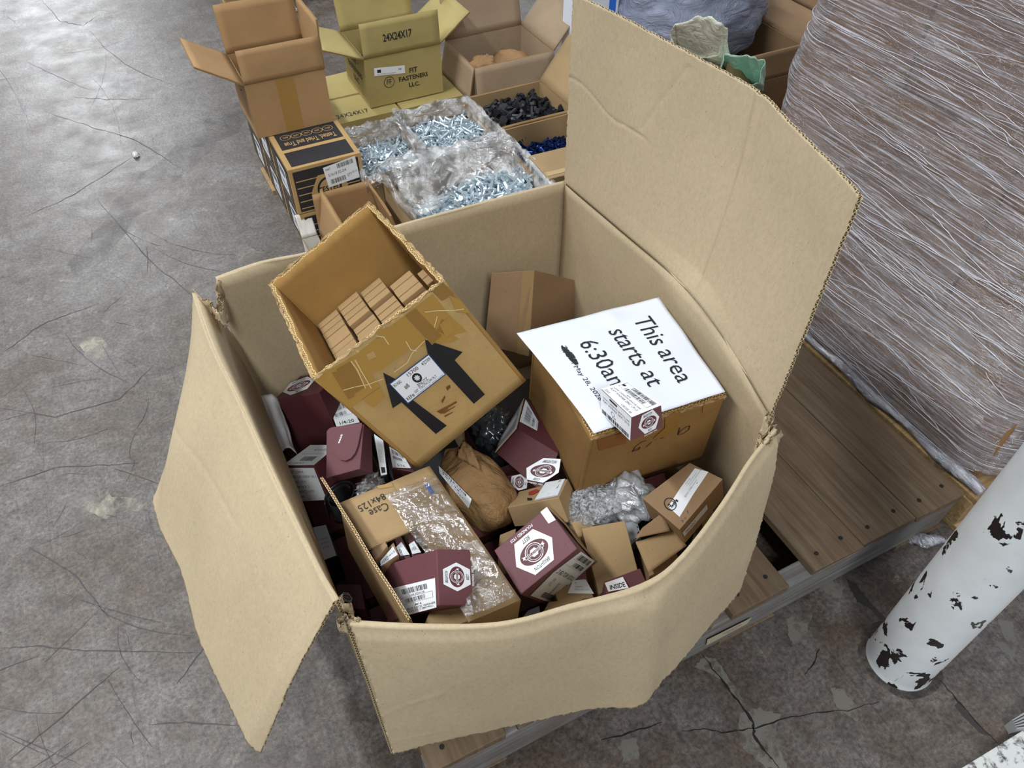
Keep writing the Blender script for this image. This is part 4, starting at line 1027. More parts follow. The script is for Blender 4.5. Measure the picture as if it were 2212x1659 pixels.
D = Draw(); D.rect(0, 0, 1, 1, WHITE, 0); D.line([(.02, .03), (.98, .03), (.98, .97)], .015, BLUEINK); D.bars(.68, .45, .82, .95, INK, rot=1, seed=2); D.text('1/4 WASHER', .15, .34, .52, .42, INK); D.text('100 PIECES', .15, .2, .52, .28, INK)
fdecal('stock_label', t, VO, '+z', [z7(700, 130), z7(950, 78), z7(870, 270), z7(570, 330)], D)
facepoly('red_stamp', t, VO, '+z', [([z7(*p) for p in ((520, 235), (600, 205), (635, 215), (610, 240), (560, 265), (515, 270))], REDINK, 0), ([z7(*p) for p in ((500, 300), (548, 305), (545, 330), (495, 330))], INK, 0)])
# --- the big emblem box near the middle
VP = V8([[0.2903, 0.463, 0.4036], [0.379, 0.469, 0.447], [0.2826, 0.5356, 0.4102], [0.3717, 0.5388, 0.4516], [0.238, 0.446, 0.5088], [0.329, 0.452, 0.5532], [0.2336, 0.5202, 0.5181], [0.3212, 0.5264, 0.5613]])
t = mbox('maroon_box', VP, 'large maroon box with a big white emblem facing up, right of the long carton', MAROON)
fdecal('maker_emblem', t, VP, '+z', hexquad(z7(800, 740), z7(395, 1075), z7(720, 1065), z7(480, 715)), logo(True))
D = Draw(); D.rect(0, 0, 1, 1, WHITE, 0); fdecal('white_seal', t, VP, '+z', [z7(672, 455), z7(745, 397), z7(845, 540), z7(762, 583)], D, .0008)
D = stockers(41, ('LOCK NUT GR C',), True, mat=WHITE2)
fdecal('stock_label', t, VP, '-y', [z7(1290, 1010), z7(1130, 900), z7(800, 1150), z7(1020, 1260)], D)
D = Draw(); D.rect(0, 0, 1, 1, WHITE2, 0); D.text('QTY 250', .55, .7, .9, .8, GREYINK); D.text('WAREHOUSE', .3, .45, .8, .53, GREYINK); D.bars(.08, .2, .3, .7, INK, seed=3); D.text('LOT 28', .6, .15, .85, .25, INK)
fdecal('stock_label', t, VP, '-y', [z7(555, 1400), z7(800, 1150), z7(1045, 1265), z7(840, 1500)], D, .0009)
fl_ = [VP[k] for k in FACE['+x']]
flapq('end_flap', t, [VP['100']+Vector((.002, 0, 0)), VP['110']+Vector((.002, 0, 0)), at(1181, 1095, .565)+Vector((.004, .002, 0)), at(1287, 1215, .46)], TAN2, .0012, None, jag=.0005, wav=.003)
# --- tan boxes to the right of it
VQ = pbox([(1294, 1284), (1380, 1240), (1350, 1124), (1256, 1141)], [.43, .43, .455, .455], .1, (.05, -.1, -1))
mbox('tan_box', VQ, 'plain tan carton with a bare lid right of the big emblem box', TAN)
mbox('tan_box', pbox([(1250, 1160), (1290, 1150), (1268, 1106), (1228, 1118)], .43, .06), 'small plain tan carton between the bubble wrap and the bare-lid carton', TAN)
t = mbox('tan_box', pbox([(1205, 1300), (1283, 1290), (1262, 1248), (1195, 1268)], [.43, .43, .43, .43], .015), 'flat tan carton with a white label under the big emblem box', TAN)
D = Draw(); D.rect(0, 0, 1, 1, WHITE, 0); D.text('PC', .2, .7, .3, .85, INK); D.text('Hex Washer M6', .25, .45, .6, .55, GREYINK); D.text('Steel zinc plated washer', .25, .25, .9, .33, GREYINK)
uvdecal('stock_label', t, quadsurf(*[at(x, y, .4312) for x, y in ((1226, 1282), (1283, 1283), (1265, 1252), (1238, 1254))]), D)
mbox('tan_box', pbox([(1160, 1345), (1260, 1325), (1258, 1290), (1185, 1300)], .43, .06), 'tan carton peeking over the front edge below the flat labelled carton', TAN)
mbox('white_packet', pbox([(1120, 1345), (1170, 1345), (1165, 1308), (1140, 1318)], .42, .01), 'pale grey packet in the dark gap at the front edge', plain('grey_paper', lin('8a8d92'), .6))
mbox('tan_box', pbox([(1075, 1195), (1110, 1185), (1115, 1141), (1080, 1155)], .44, .07), 'small tan carton left of the big emblem box, beside the long carton', TAN)
# carton marked 28
VT = V8([[0.4978, 0.4993, 0.4479], [0.5127, 0.4298, 0.465], [0.5923, 0.5234, 0.4709], [0.6003, 0.4588, 0.4891], [0.4848, 0.512, 0.4933], [0.498, 0.4354, 0.5039], [0.5811, 0.5268, 0.5094], [0.5934, 0.4664, 0.5329]])
t = thing8('tan_box', VT, 'tan carton hand-marked with a circled 28 and a long white label, at the right wall', 'box')
shell('body', VT, TAN2, t, 6, ('-x',), .002, TEDGE)
D = Draw(); D.rect(0, 0, 1, 1, WHITE, 0, 2)
for i, s_ in enumerate(('Part Number', 'Cap screw zinc plated', 'Fastener kit packed by weight', 'Customer lot')): D.text(s_, .62, .80-i*.16, .62+.014*len(s_), .88-i*.16, GREYINK)
D.text('PLYX 3/4 X 1 3/4 HEX', .38, .3, .62, .42, INK); D.text('X', .12, .6, .16, .85, INK); D.rect(.2, .6, .24, .8, INK, 1)
fdecal('stock_label', t, VT, '+z', [z8(870, 570), z8(1165, 160), z8(1310, 205), z8(1005, 690)], D)
h = hom([proj(VT[k]) for k in FACE['+z']], [(0, 0), (1, 0), (1, 1), (0, 1)]); D = Draw()
D.line([happ(h, *z8(900+72*math.cos(a*.2618), 540+72*math.sin(a*.2618))) for a in range(25)], .018, INK, 3)
for tp_ in ([(915, 500), (935, 500), (950, 520), (945, 545), (920, 555), (950, 510), (965, 520)], [(880, 560), (870, 545), (885, 535), (900, 555), (915, 575), (930, 565), (925, 550), (905, 560), (880, 575)]): D.line([happ(h, *z8(*p)) for p in tp_], .014, INK, 3)
for tp_ in ([(1020, 740), (1050, 730), (1045, 760), (1030, 750)], [(1065, 700), (1085, 690), (1080, 715)], [(1100, 620), (1110, 600), (1115, 640)]): D.line([happ(h, *z8(*p)) for p in tp_], .008, GREYINK, 3)
uvdecal('handwriting', t, fsurf(VT, '+z'), D)
D = Draw(); D.rect(0, .2, 1, .8, WHITE2, 0); D.text('HEX BOLT', .1, .35, .5, .6, INK); uvdecal('stock_label', t, fsurf(VT, '+x'), D, .02, .3, .6, .8)
flapq('end_flap', t, [at(1372, 1163, .47), at(1448, 1147, .48), at(1430, 1108, .49), at(1388, 1140, .48)], TAN2, .002)
t2 = thing8('open_carton_flap', pbox([(1401, 1238), (1483, 1179), (1458, 1143), (1373, 1172)], .45, .06), 'small open tan carton with a raised lid in front of the carton marked 28', 'box')
shell('body', pbox([(1403, 1245), (1470, 1215), (1450, 1165), (1385, 1180)], .43, .06), TAN2, t2, 3)
t2.name = 'tan_box'
flapq('lid', t2, [at(1401, 1238, .452), at(1483, 1179, .462), at(1458, 1143, .468), at(1373, 1172, .462)], TAN, .002, bul=.003)
flapq('tuck_flap', t2, [at(1383, 1190, .455), at(1373, 1170, .460), at(1395, 1165, .462), at(1392, 1172, .455)], TAN, .0015)
t = mbox('maroon_box', pbox([(1312, 1290), (1398, 1262), (1383, 1227), (1304, 1256)], [.455, .455, .47, .47], .06), 'small maroon box with hand-lettered white tape at the front edge', MAROON)
sfx = quadsurf(*[at(x, y, z) for x, y, z in ((1314, 1278, .462), (1358, 1270, .462), (1345, 1246, .4705), (1306, 1259, .4705))]); D = Draw(); D.rect(0, 0, 1, 1, WHITE, 0); D.text('INSIDE', .12, .15, .95, .6, INK, 1, .3, .02); uvdecal('tape_label', t, sfx, D)
mbox('tan_box', pbox([(1518, 1140), (1552, 1120), (1540, 1102), (1512, 1112)], .42, .08), 'tiny tan carton corner between the carton marked 28 and the front wall', TAN)
t = mbox('labelled_box', pbox([(1366, 1190), (1387, 1170), (1370, 1100), (1330, 1106)], [.42, .42, .43, .43], .06), 'dark box with a dense black and white printed strip beside the bare-lid carton', BLK)
D = Draw(); D.rect(0, 0, 1, 1, plain('grey_label', lin('8f9194'), .5), 0); r = random.Random(5)
for a in range(4):
    for b in range(10): D.rect(.08+a*.23, .04+b*.095, .08+a*.23+r.uniform(.08, .2), .04+b*.095+.06, INK, 1)
uvdecal('printed_strip', t, quadsurf(*[at(x, y, z) for x, y, z in ((1360, 1180, .4218), (1385, 1158, .4218), (1368, 1101, .4318), (1331, 1107, .4318))]), D)
blob('bubble_wrap', at(1296, 1090, .43), .052, .040, .028, BUBB, 'crumpled bubble wrap below the sign carton', 'bubble wrap', .35, 6, 60, 36, seed=2, facets=.12)
GP = transp('grey_poly', (.8, .82, .84), .35, .2, 14, 1, milk=.9, milkcol=(.55, .57, .6), m0=.3, m1=.6)
blob('poly_bag', at(1360, 1070, .44), .036, .042, .024, GP, 'glossy pale grey plastic bag right of the bubble wrap', 'plastic bag', .4, 6, 50, 30, seed=8, facets=.25)
mbox('maroon_box', pbox([(1392, 1062), (1440, 1040), (1435, 1020), (1388, 1036)], .43, .08), 'dark maroon box end under the sign carton beside the pale plastic bag', MAROOND)
# leaning back carton
VB = V8([[0.4952, 0.9086, 0.4516], [0.6365, 0.9186, 0.37], [0.4601, 1.0375, 0.4062], [0.5946, 1.0294, 0.3068], [0.5544, 1.0029, 0.5666], [0.6971, 1.002, 0.4766], [0.5128, 1.1078, 0.4985], [0.6562, 1.1144, 0.4151]])
cE, cF = ony(1155, 583, 1.05), ony(1143, 770, 1.01)
VB = {'001': cE, '000': cF, '101': ony(1287, 616, 1.095), '100': ony(1275, 760, 1.07), '011': ony(1062, 590, 1.09), '010': ony(1046, 745, 1.07)}
VB['111'] = VB['101']+VB['011']-VB['001']; VB['110'] = VB['100']+VB['010']-VB['000']
t = mbox('tan_box', VB, 'plain brown carton standing on edge behind the sign carton', BROWNB if False else TAN2)
D = Draw(); D.rect(0, 0, 1, 1, plain('kraft_tape', lin('9c8058'), .35), 0); uvdecal('tape', t, fsurf(VB, '-x'), D, .72, 0, .99, 1, base=.0004)
# left column of dark labelled boxes
t = mbox('labelled_box', pbox([(700, 1212), (732, 1200), (705, 1132), (672, 1140)], .36, .08), 'box with a dim white label in the dark gap left of the long carton', BLK)
D = Draw(); D.rect(0, 0, 1, 1, plain('dim_label', lin('a9aaac'), .6), 0)
for i in range(3): D.text('LOT 4471 QTY', .2, .3+i*.13, .8, .36+i*.13, INK)
uvdecal('stock_label', t, quadsurf(*[at(x, y, .3612) for x, y in ((700, 1210), (727, 1200), (704, 1134), (676, 1140))]), D)
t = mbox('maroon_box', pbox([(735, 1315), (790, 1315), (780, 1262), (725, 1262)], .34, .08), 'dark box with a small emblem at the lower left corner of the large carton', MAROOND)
uvdecal('maker_emblem', t, quadsurf(*[at(x, y, .3412) for x, y in ((742, 1302), (766, 1308), (758, 1281), (736, 1278))]), logo(False, body=WHITE2))
# layers underneath, all coloured dark to put shade into the gaps
DKT = board('gap_shade_board', '5e4a34', .1, .1)
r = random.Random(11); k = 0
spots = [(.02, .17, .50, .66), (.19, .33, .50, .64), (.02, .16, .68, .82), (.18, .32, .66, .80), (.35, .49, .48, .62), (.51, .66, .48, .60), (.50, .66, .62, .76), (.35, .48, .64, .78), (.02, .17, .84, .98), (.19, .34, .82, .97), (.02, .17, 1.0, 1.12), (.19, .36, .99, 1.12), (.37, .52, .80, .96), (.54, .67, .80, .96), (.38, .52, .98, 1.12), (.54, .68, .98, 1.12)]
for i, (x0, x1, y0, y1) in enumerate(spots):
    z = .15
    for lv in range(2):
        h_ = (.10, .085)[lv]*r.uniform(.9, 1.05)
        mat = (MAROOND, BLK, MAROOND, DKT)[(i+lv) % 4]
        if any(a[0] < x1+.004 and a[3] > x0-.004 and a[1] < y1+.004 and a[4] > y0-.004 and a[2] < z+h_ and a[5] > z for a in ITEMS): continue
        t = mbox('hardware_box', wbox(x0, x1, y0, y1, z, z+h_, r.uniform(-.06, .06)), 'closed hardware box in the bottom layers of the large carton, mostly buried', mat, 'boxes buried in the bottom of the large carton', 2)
        z += h_+.002
# ------------------------------------------------------------------ background: open cartons on a second pallet
BXS = [(.32, .42), (.46, .58), (.64, .77), (.83, .96), (1.00, 1.10), (1.12, 1.22)]
pallet('wooden_pallet', 'lower of the two stacked wooden pallets under the background cartons', .32, 1.22, 1.50, 2.6, BXS, .12, WOODN, WOODN)
_n = len(bpy.data.objects); pt_ = pallet('wooden_pallet', 'upper of the two stacked wooden pallets under the background cartons', .32, 1.22, 1.50, 2.6, BXS, .12, WOODN, WOODN); pt_.location.z = .122
slab('deck_board', .243, .33, 2.02, 2.16, .226, .243, WOODN, pt_)
BX = plain('black_printed_board', lin('262528'), .6)
BAND = board('kraft_band', 'b89664', .1, .1)
def obox(name, label, x0, x1, y0, y1, z0, z1, mat, flaps=(), yaw=0, cat='carton', th=.004, edge=None, group=None, inner=None, skew=(0, 0)):
    """open carton; flaps: (side, length, angle from straight up, skew)"""
    V = wbox(x0, x1, y0, y1, z0, z1, yaw)
    for k in V:
        if k[2] == '1': V[k] = V[k]+Vector((skew[0], skew[1], 0))
    t = thing8(name, V, label, cat, group)
    shell('body', V, mat, t, 6, ('+z',), th, edge or TEDGE)
    sides = {'f': ('001', '101', 'f'), 'b': ('111', '011', 'b'), 'l': ('011', '001', 'l'), 'r': ('101', '111', 'r')}
    out = {}
    for sd, ln, ang, tap in flaps:
        a, b = V[sides[sd][0]], V[sides[sd][1]]; e = (b-a).normalized(); o = Vector((e.y, -e.x, 0)); A = math.radians(ang)
        d = (o*math.sin(A)+Vector((0, 0, 1))*math.cos(A))*ln
        pts = [a, b, b+d-e*tap, a+d+e*tap]
        o_ = flapq('flap', t, pts, mat, .004, edge or TEDGE, 10, 6, bul=.0015, wav=.002, seed=len(out)+x0*10)
        out[sd] = quadsurf(*pts, bul=.0015, wav=.002, seed=len(out)+x0*10)
    return t, V, out

# printed black cartons, three layers high, two columns
YB = [(1.676, 1.862), (1.868, 2.055), (2.061, 2.245)]
for ci, (y0, y1) in enumerate(YB):
    for li, (z0, z1) in enumerate(((.246, .368), (.371, .496))):
        dx = (.004, 0)[li]
        V = wbox(.248+dx, .430+dx, y0, y1, z0, z1, 0)
        where = ('nearest column', 'middle column', 'rearmost column')[ci]; lay = ('lower', 'upper')[li]
        t = thing8('printed_carton', V, f'black and tan printed bolt carton, {lay} one of the {where} at the left', 'carton', None)
        shell('body', V, BAND, t, 4)
        D = Draw(); D.rect(.05, .04, .95, .93, BX, 0, 2)
        for k in range(5): D.rect(.07, .10+k*.15, .93, .122+k*.15, BAND, 1)
        D.poly([(.5+.26*math.cos(a*math.pi/3), .40+.40*math.sin(a*math.pi/3)) for a in range(6)], BAND, 2); D.ring(.5, .42, .17, .26, .03, BX, 3); D.text('TESTED', .34, .36, .66, .48, BX, 4, 0, .02); D.text('BEST', .42, .06, .58, .14, BX, 4)
        uvdecal('front_print', t, fsurf(V, '-y'), D)
        D = Draw(); D.rect(.04, .05, .96, .93, BX, 0)
        for k in range(6): D.rect(.05, .10+k*.13, .95, .115+k*.13, BAND, 1)
        D.rect(.35, .2, .75, .8, WHITE, 2); D.bars(.4, .55, .7, .72, INK, 3); D.text('3/8-16', .42, .3, .68, .42, INK, 3)
        uvdecal('side_print', t, fsurf(V, '-x'), D)
        if li == 1:
            D = Draw(); D.rect(.07, .05, .93, .42, BX, 0); D.rect(.07, .50, .93, .94, BX, 0)
            D.text('Tested, Tried and True', .14, .56, .86, .70, BAND, 1, 0, .015, 180)
            for k in range(5): D.ring(.20+k*.15, .81, .075, .07, .008, BAND, 1); D.text(('ISO', 'ASTM', 'FORGE', 'ANSI', 'ISO')[k], .165+k*.15, .79, .235+k*.15, .835, BAND, 1, 0, .01, 180)
            uvdecal('top_print', t, fsurf(V, '+z'), D)
        if li == 1 and ci == 0:
            D = Draw(); D.rect(0, 0, 1, 1, WHITE, 0); D.bars(.42, .74, .92, .94, INK, seed=2); D.text('PART', .06, .80, .22, .90, INK); D.text('5/16-18 X2-3/4', .10, .50, .66, .64, INK); D.bars(.12, .12, .60, .34, INK, seed=6); D.text('QTY', .66, .2, .8, .36, INK); D.text('HEX CAP', .82, .3, .97, .4, GREYINK)
            zB = zz(480, 220, 3.95)
            fdecal('stock_label', t, V, '-y', [zB(857, 562), zB(1130, 458), zB(1172, 640), zB(908, 730)], D, .0014)
# brown carton on the second column
BR = board('plain_brown_board', 'a8855c', .07, .1)
t, V, fs = obox('brown_carton', 'open brown carton with raised flaps standing on the black printed cartons', .222, .418, 1.85, 2.035, .498, .636, BR, [('f', .078, -4, .0), ('b', .115, 8, .0), ('l', .115, 58, .004), ('r', .115, 2, .004)])
D = Draw(); D.rect(0, 0, 1, 1, board('kraft_tape_strip', 'a07a42', .05, .05, rough=.4), 0); uvdecal('tape', t, fsurf(V, '-y'), D, .38, 0, .60, .98)
blob('dark_bolts', Vector((.29, 1.93, .59)), .06, .07, .02, plain('dark_steel', lin('20242c'), .3, .7), 'dark bolts just visible inside the open brown carton', 'bolts', .4, 16)
# yellow cartons
for (x0, x1, lab) in ((.485, .682, 'closed yellow tan carton, left one of the two under the open yellow carton'), (.688, .936, 'closed yellow tan carton, right one of the two under the open yellow carton')):
    V = wbox(x0, x1, 2.10, 2.42, .246, .352); t = thing8('yellow_carton', V, lab, 'carton'); shell('body', V, YEL, t, 6, dent=.004)
    D = Draw(); D.text('24X24X17', .05, .10, .55, .17, INK) if x0 < .6 else None; D.rect(0, .49, 1, .505, TEDGE, 0); uvdecal('top_print', t, fsurf(V, '+z'), D, base=.001)
    D = Draw(); D.text('1234567', .6, .6, .8, .68, INK, 0, .2); uvdecal('side_print', t, fsurf(V, '-y'), D, base=.001)
t, V, fs = obox('yellow_carton', 'open yellow carton with 24X24X17 printed on its raised flap and a round mark', .603, .842, 2.145, 2.36, .355, .503, YEL, [('f', .098, -2, .0), ('b', .125, 14, 0), ('l', .125, 68, .004), ('r', .125, 55, .004)], yaw=.0)
zA = zz(380, 0, 3.95); zC = zz(840, 0, 3.95)
def prt(t, V, fid, s, quad, shear=0): D = Draw(); D.text(s, 0, 0, 1, 1, INK, 0, shear, .02); fdecal('printing', t, V, fid, quad, D, .0012)
prt(t, V, '-y', 'FIT', [zA(1990, 580), zA(2058, 565), zA(2062, 608), zA(1994, 622)]); prt(t, V, '-y', 'FASTENERS', [zA(1900, 660), zA(2145, 610), zA(2150, 645), zA(1905, 700)]); prt(t, V, '-y', 'LLC.', [zA(1985, 705), zA(2078, 690), zA(2082, 725), zA(1990, 742)])
D = Draw(); D.ring(.5, .5, .48, .48, .05, INK, 0, 40); D.text('FF', .3, .3, .7, .75, INK, 0); fdecal('printed_mark', t, V, '-y', [zA(1768, 660), zA(1862, 640), zA(1870, 740), zA(1778, 758)], D, .0012)
D = Draw(); D.rect(0, 0, 1, 1, WHITE, 0); D.rect(.1, .35, .22, .75, INK, 1); D.text('OR 100240 CAP SCREWS', .1, .1, .7, .25, GREYINK, 1); D.text('38', .78, .45, .88, .72, INK, 1); fdecal('stock_label', t, V, '-y', [zA(1688, 580), zA(1950, 555), zA(1955, 622), zA(1692, 648)], D, .0016)
D = Draw(); D.text('24X24X17', .27, .40, .64, .62, INK, 0, 0, .02); uvdecal('flap_print', t, fs['f'], D, sgn=1, base=.0030)
D = Draw(); D.text('FIT', .4, .66, .62, .78, INK, 0, 0, .02); D.text('FASTENERS', .2, .46, .8, .58, INK, 0, 0, .02); D.text('LLC', .4, .26, .62, .38, INK, 0, 0, .02); uvdecal('side_print', t, fsurf(V, '-x'), D, base=.0012)
BLUB = plain('blue_black_steel', lin('20366a'), .3, .8); BLKB = plain('black_oxide_steel', lin('2b2b2e'), .42, .6); ZINC = plain('zinc_steel', lin('c8d4da'), .33, .8)
blob('blue_bolts', Vector((.66, 2.22, .46)), .05, .05, .02, BLUB, 'few blue bolts visible inside the open yellow carton', 'bolts', .4, 16)
# grey brown carton with paper parcels
t, V, fs = obox('grey_carton', 'open grey brown carton holding two brown paper parcels behind the black bolts', .912, 1.182, 2.055, 2.275, .246, .450, GREYB, [('b', .135, 12, 0), ('r', .15, 40, 0), ('l', .10, 168, 0), ('f', .12, 172, 0)])
PK = board('parcel_paper', 'a5815a', .15, .1, .2, '7a5a38')
blob('paper_parcel', Vector((1.085, 2.17, .385)), .065, .055, .035, PK, 'larger brown paper parcel at the right inside the grey brown carton', 'parcel', .12, 6, seed=4, facets=.1)
blob('paper_parcel', Vector((.970, 2.125, .415)), .045, .035, .03, PK, 'smaller torn brown paper parcel at the left inside the grey brown carton', 'parcel', .3, 14, seed=6, facets=.2)
# carton of black bolts and carton of blue bolts
obox('bolt_carton', 'open tan carton of loose black bolts beside the grey brown carton', .838, 1.075, 1.745, 1.945, .246, .425, TAN, [('r', .15, 38, .0), ('f', .02, 178, 0), ('b', .04, 150, .01)], th=.005)
obox('bolt_carton', 'open tan carton of small dark blue bolts beside the standing flap', .818, 1.075, 1.545, 1.733, .246, .425, TAN, [('r', .10, 120, .01)], th=.005)
V = wbox(.785, .93, 1.355, 1.468, .30, .50, -.04); t = thing8('small_carton', V, 'small closed tan carton with a white label on its side by the standing flap', 'carton'); shell('body', V, TAN, t, 4)
uvdecal('stock_label', t, fsurf(V, '-x'), stockers(51, ('1/2-13 X 2', 'HEX CAP SCREW'), True), D and .08, .12, .92, .98)
D = Draw(); D.rect(0, 0, 1, 1, plain('pale_tape', lin('b79a66'), .35), 0); uvdecal('tape', t, fsurf(V, '+z'), D, 0, .1, 1, .25)
V = wbox(.79, .95, 1.33, 1.50, .122, .298); mbox('small_carton', V, 'closed tan carton beneath the small labelled carton, mostly hidden', TAN, cat='carton')
# three bolt cartons with clear liners
def liner_bag(label, x0, x1, y0, y1, zr, zi, out=.03, seed=0, drop=.05):
    cx_, cy_ = (x0+x1)/2, (y0+y1)/2
    P = [Vector((x0, y0, 0)), Vector((x1, y0, 0)), Vector((x1, y1, 0)), Vector((x0, y1, 0)), Vector((x0, y0, 0))]
    def f(u, v):
        p = interp(P, u); c = Vector((cx_, cy_, 0)); d = p-c
        # v=0 inside at bolt level, .45 over the rim, 1 outside hanging
        if v < .45: s = .90+.10*(v/.45); z = zi+(zr+.012-zi)*(v/.45)
        else:
            k = (v-.45)/.55; s = 1.0+out*math.sin(k*1.57)/.12; z = zr+.012+.012*math.sin(k*3.1)-drop*k*k
        q = Vector((u*14+seed, v*5, seed)); nz = noise.noise(q)*.012+noise.noise(q*2.7)*.008+abs(noise.noise(q*5))*.006
        return c+d*(s+noise.noise(q*1.3+Vector((5, 5, 5)))*.07*v)+Vector((0, 0, z+nz*(0.4+v)))
    o = sheet('liner_bag', Surf(f), 130, 22, .0004, [FILM], None)
    tag(o, label, 'plastic bag'); return o
cart = [(.432, .600, 1.640, 1.875, 'left of three, beside the black printed cartons', .43, .40),
        (.606, .812, 1.660, 1.905, 'rearmost of three, before the yellow cartons', .43, .41),
        (.455, .778, 1.300, 1.600, 'nearest of three, behind the large carton', .475, .435)]
for i, (x0, x1, y0, y1, w, zr, zi) in enumerate(cart):
    obox('bolt_carton', f'tan zinc bolt carton, {w}', x0, x1, y0, y1, .246, zr, TAN, [], th=.004)
    liner_bag(f'clear liner of the bolt carton {w}', x0, x1, y0, y1, zr, zi, seed=i*3, out=(.02, .02, .012)[i], drop=(.03, .03, .01)[i])
fo = bpy.data.objects['liner_bag.002']
def fcover(u, v):
    x = .462+.31*u; q = Vector((u*7, v*6, 4)); y = 1.595-.135*v-.03*math.sin(u*9)*v; z = .500+.03*math.sin(math.pi*min(1, v*1.3))*.6-.055*v*v
    return Vector((x, y, z+.022*noise.noise(q)+.012*abs(noise.noise(q*2.2))))
sheet('folded_film', Surf(fcover), 70, 40, .0004, [FILM], fo)
# bolts
def bolt_mesh(L=.032, r_=.0028, hr=.0052, hh=.0035, n=7):
    V, Fc = [], []
    def cyl(z0, z1, rr, m, cap=True):
        b = len(V)
        for z in (z0, z1):
            for i in range(m): V.append((rr*math.cos(2*math.pi*i/m), rr*math.sin(2*math.pi*i/m), z))
        for i in range(m): Fc.append((b+i, b+(i+1) % m, b+m+(i+1) % m, b+m+i))
        Fc.append(tuple(b+m+i for i in range(m))); Fc.append(tuple(b+i for i in reversed(range(m))))
    cyl(-L/2, L/2-.0001, r_, n); cyl(L/2-.0002, L/2+hh, hr, 6)
    return V, Fc
def bolts(region, n, zf, L, rr, mat, label, group, seed, stuff_n=0, name='zinc_bolt'):
    r = random.Random(seed); V, Fc = bolt_mesh(L, rr, rr*1.85, rr*1.2)
    me = bpy.data.meshes.new(name); me.from_pydata(V, [], Fc); me.materials.append(mat)
    x0, x1, y0, y1 = region; SV, SF = [], []
    nx = max(1, int(math.sqrt(n*(x1-x0)/(y1-y0)))); ny = math.ceil(n/nx); k = 0
    for j in range(ny):
        for i in range(nx):
            if k >= n: break
            k += 1
            x = x0+(i+r.random())*(x1-x0)/nx; y = y0+(j+r.random())*(y1-y0)/ny
            z = zf(x, y)+r.uniform(-.004, .010)
            M = Matrix.Translation((x, y, z)) @ Matrix.Rotation(r.uniform(0, 6.28), 4, 'Z') @ Matrix.Rotation(math.radians(r.gauss(90, 22)), 4, 'X')
            o = bpy.data.objects.new(name, me); C.objects.link(o); o.matrix_world = M
            tag(o, label, 'bolt', group)
    for k in range(stuff_n):
        x, y = r.uniform(x0, x1), r.uniform(y0, y1); z = zf(x, y)-r.uniform(.0, .014)
        M = Matrix.Translation((x, y, z)) @ Matrix.Rotation(r.uniform(0, 6.28), 4, 'Z') @ Matrix.Rotation(math.radians(r.gauss(90, 16)), 4, 'X')
        b = len(SV); SV += [M @ Vector(v) for v in V]; SF += [tuple(b+i for i in f) for f in Fc]
    return SV, SF
allv, allf = [], []
def add(sv, sf):
    b = len(allv); allv.extend(sv); allf.extend([tuple(b+i for i in f) for f in sf])
mound = lambda cx_, cy_, z0, h, R: (lambda x, y: z0+h*math.exp(-((x-cx_)**2+(y-cy_)**2)/R**2))
add(*bolts((.445, .588, 1.655, 1.862), 85, mound(.52, 1.75, .398, .022, .09), .030, .0028, ZINC, 'zinc hex bolt lying loose in the left liner-bag carton beside the black cartons', 'zinc bolts in the left liner carton', 1, 420))
add(*bolts((.620, .800, 1.675, 1.892), 110, mound(.71, 1.78, .402, .024, .10), .030, .0028, ZINC, 'zinc hex bolt lying loose in the rear liner-bag carton before the yellow cartons', 'zinc bolts in the rear liner carton', 2, 520))
add(*bolts((.475, .760, 1.32, 1.50), 105, lambda x, y: .436+.02*(x-.6)/.15+.020*math.exp(-((x-.66)**2+(y-1.42)**2)/.012), .036, .0034, ZINC, 'zinc hex bolt lying loose in the nearest liner-bag carton behind the large carton', 'zinc bolts in the nearest liner carton', 3, 620))
o = mkobj('zinc_bolts', allv, allf, ZINC); tag(o, 'remaining zinc bolts heaped under the loose ones in the three liner cartons', 'bolts', None, 'stuff')
sv, sf = bolts((.855, 1.06, 1.76, 1.93), 70, mound(.96, 1.85, .375, .025, .09), .058, .0065, BLKB, 'thick black bolt in the open tan carton beside the grey brown carton', 'black bolts in the open tan carton', 5, 110, 'black_bolt')
o = mkobj('black_bolts', sv, sf, BLKB); tag(o, 'remaining black bolts heaped under the loose ones in their carton', 'bolts', None, 'stuff')
sv, sf = bolts((.835, 1.06, 1.56, 1.72), 190, lambda x, y: .362, .018, .0034, BLUB, 'small dark blue bolt in the open tan carton next to the standing flap', 'dark blue bolts in the open tan carton', 6, 500, 'blue_bolt')
o = mkobj('blue_bolts', sv, sf, BLUB); tag(o, 'remaining dark blue bolts heaped under the loose ones in their carton', 'bolts', None, 'stuff')
# small carton with raised flaps in front of the black column
t, V, fs = obox('flap_carton', 'open tan carton with tall raised flaps in front of the black printed cartons', .285, .448, 1.46, 1.642, .246, .330, BR, [('b', .11, -3, .0), ('l', .12, -12, .0), ('r', .12, -12, .0)], th=.003)
t, V, fs = obox('white_carton', 'small open white carton left of the tall-flapped tan carton', .240, .280, 1.50, 1.655, .246, .315, plain('white_board', lin('cfccc4'), .6), [('b', .06, 30, 0)], th=.002)
# far pallet at the top edge
pallet('wooden_pallet', 'wooden pallet on the floor at the top edge of the view', .50, 1.7, 4.02, 5.0, [(.50, .62), (.7, .82), (.95, 1.07), (1.2, 1.32), (1.5, 1.7)], .13, WOODN, WOODN)
blob('plastic_scrap', at(633, 22, .01), .02, .015, .012, WHITE2, 'crumpled white scrap on the floor before the far pallet', 'plastic scrap', .4, 12)
blob('paper_scrap', at(293, 334, .006), .010, .018, .008, WHITE2, 'small white crumpled scrap on the open floor at the upper left', 'scrap', .4, 12, seed=3)

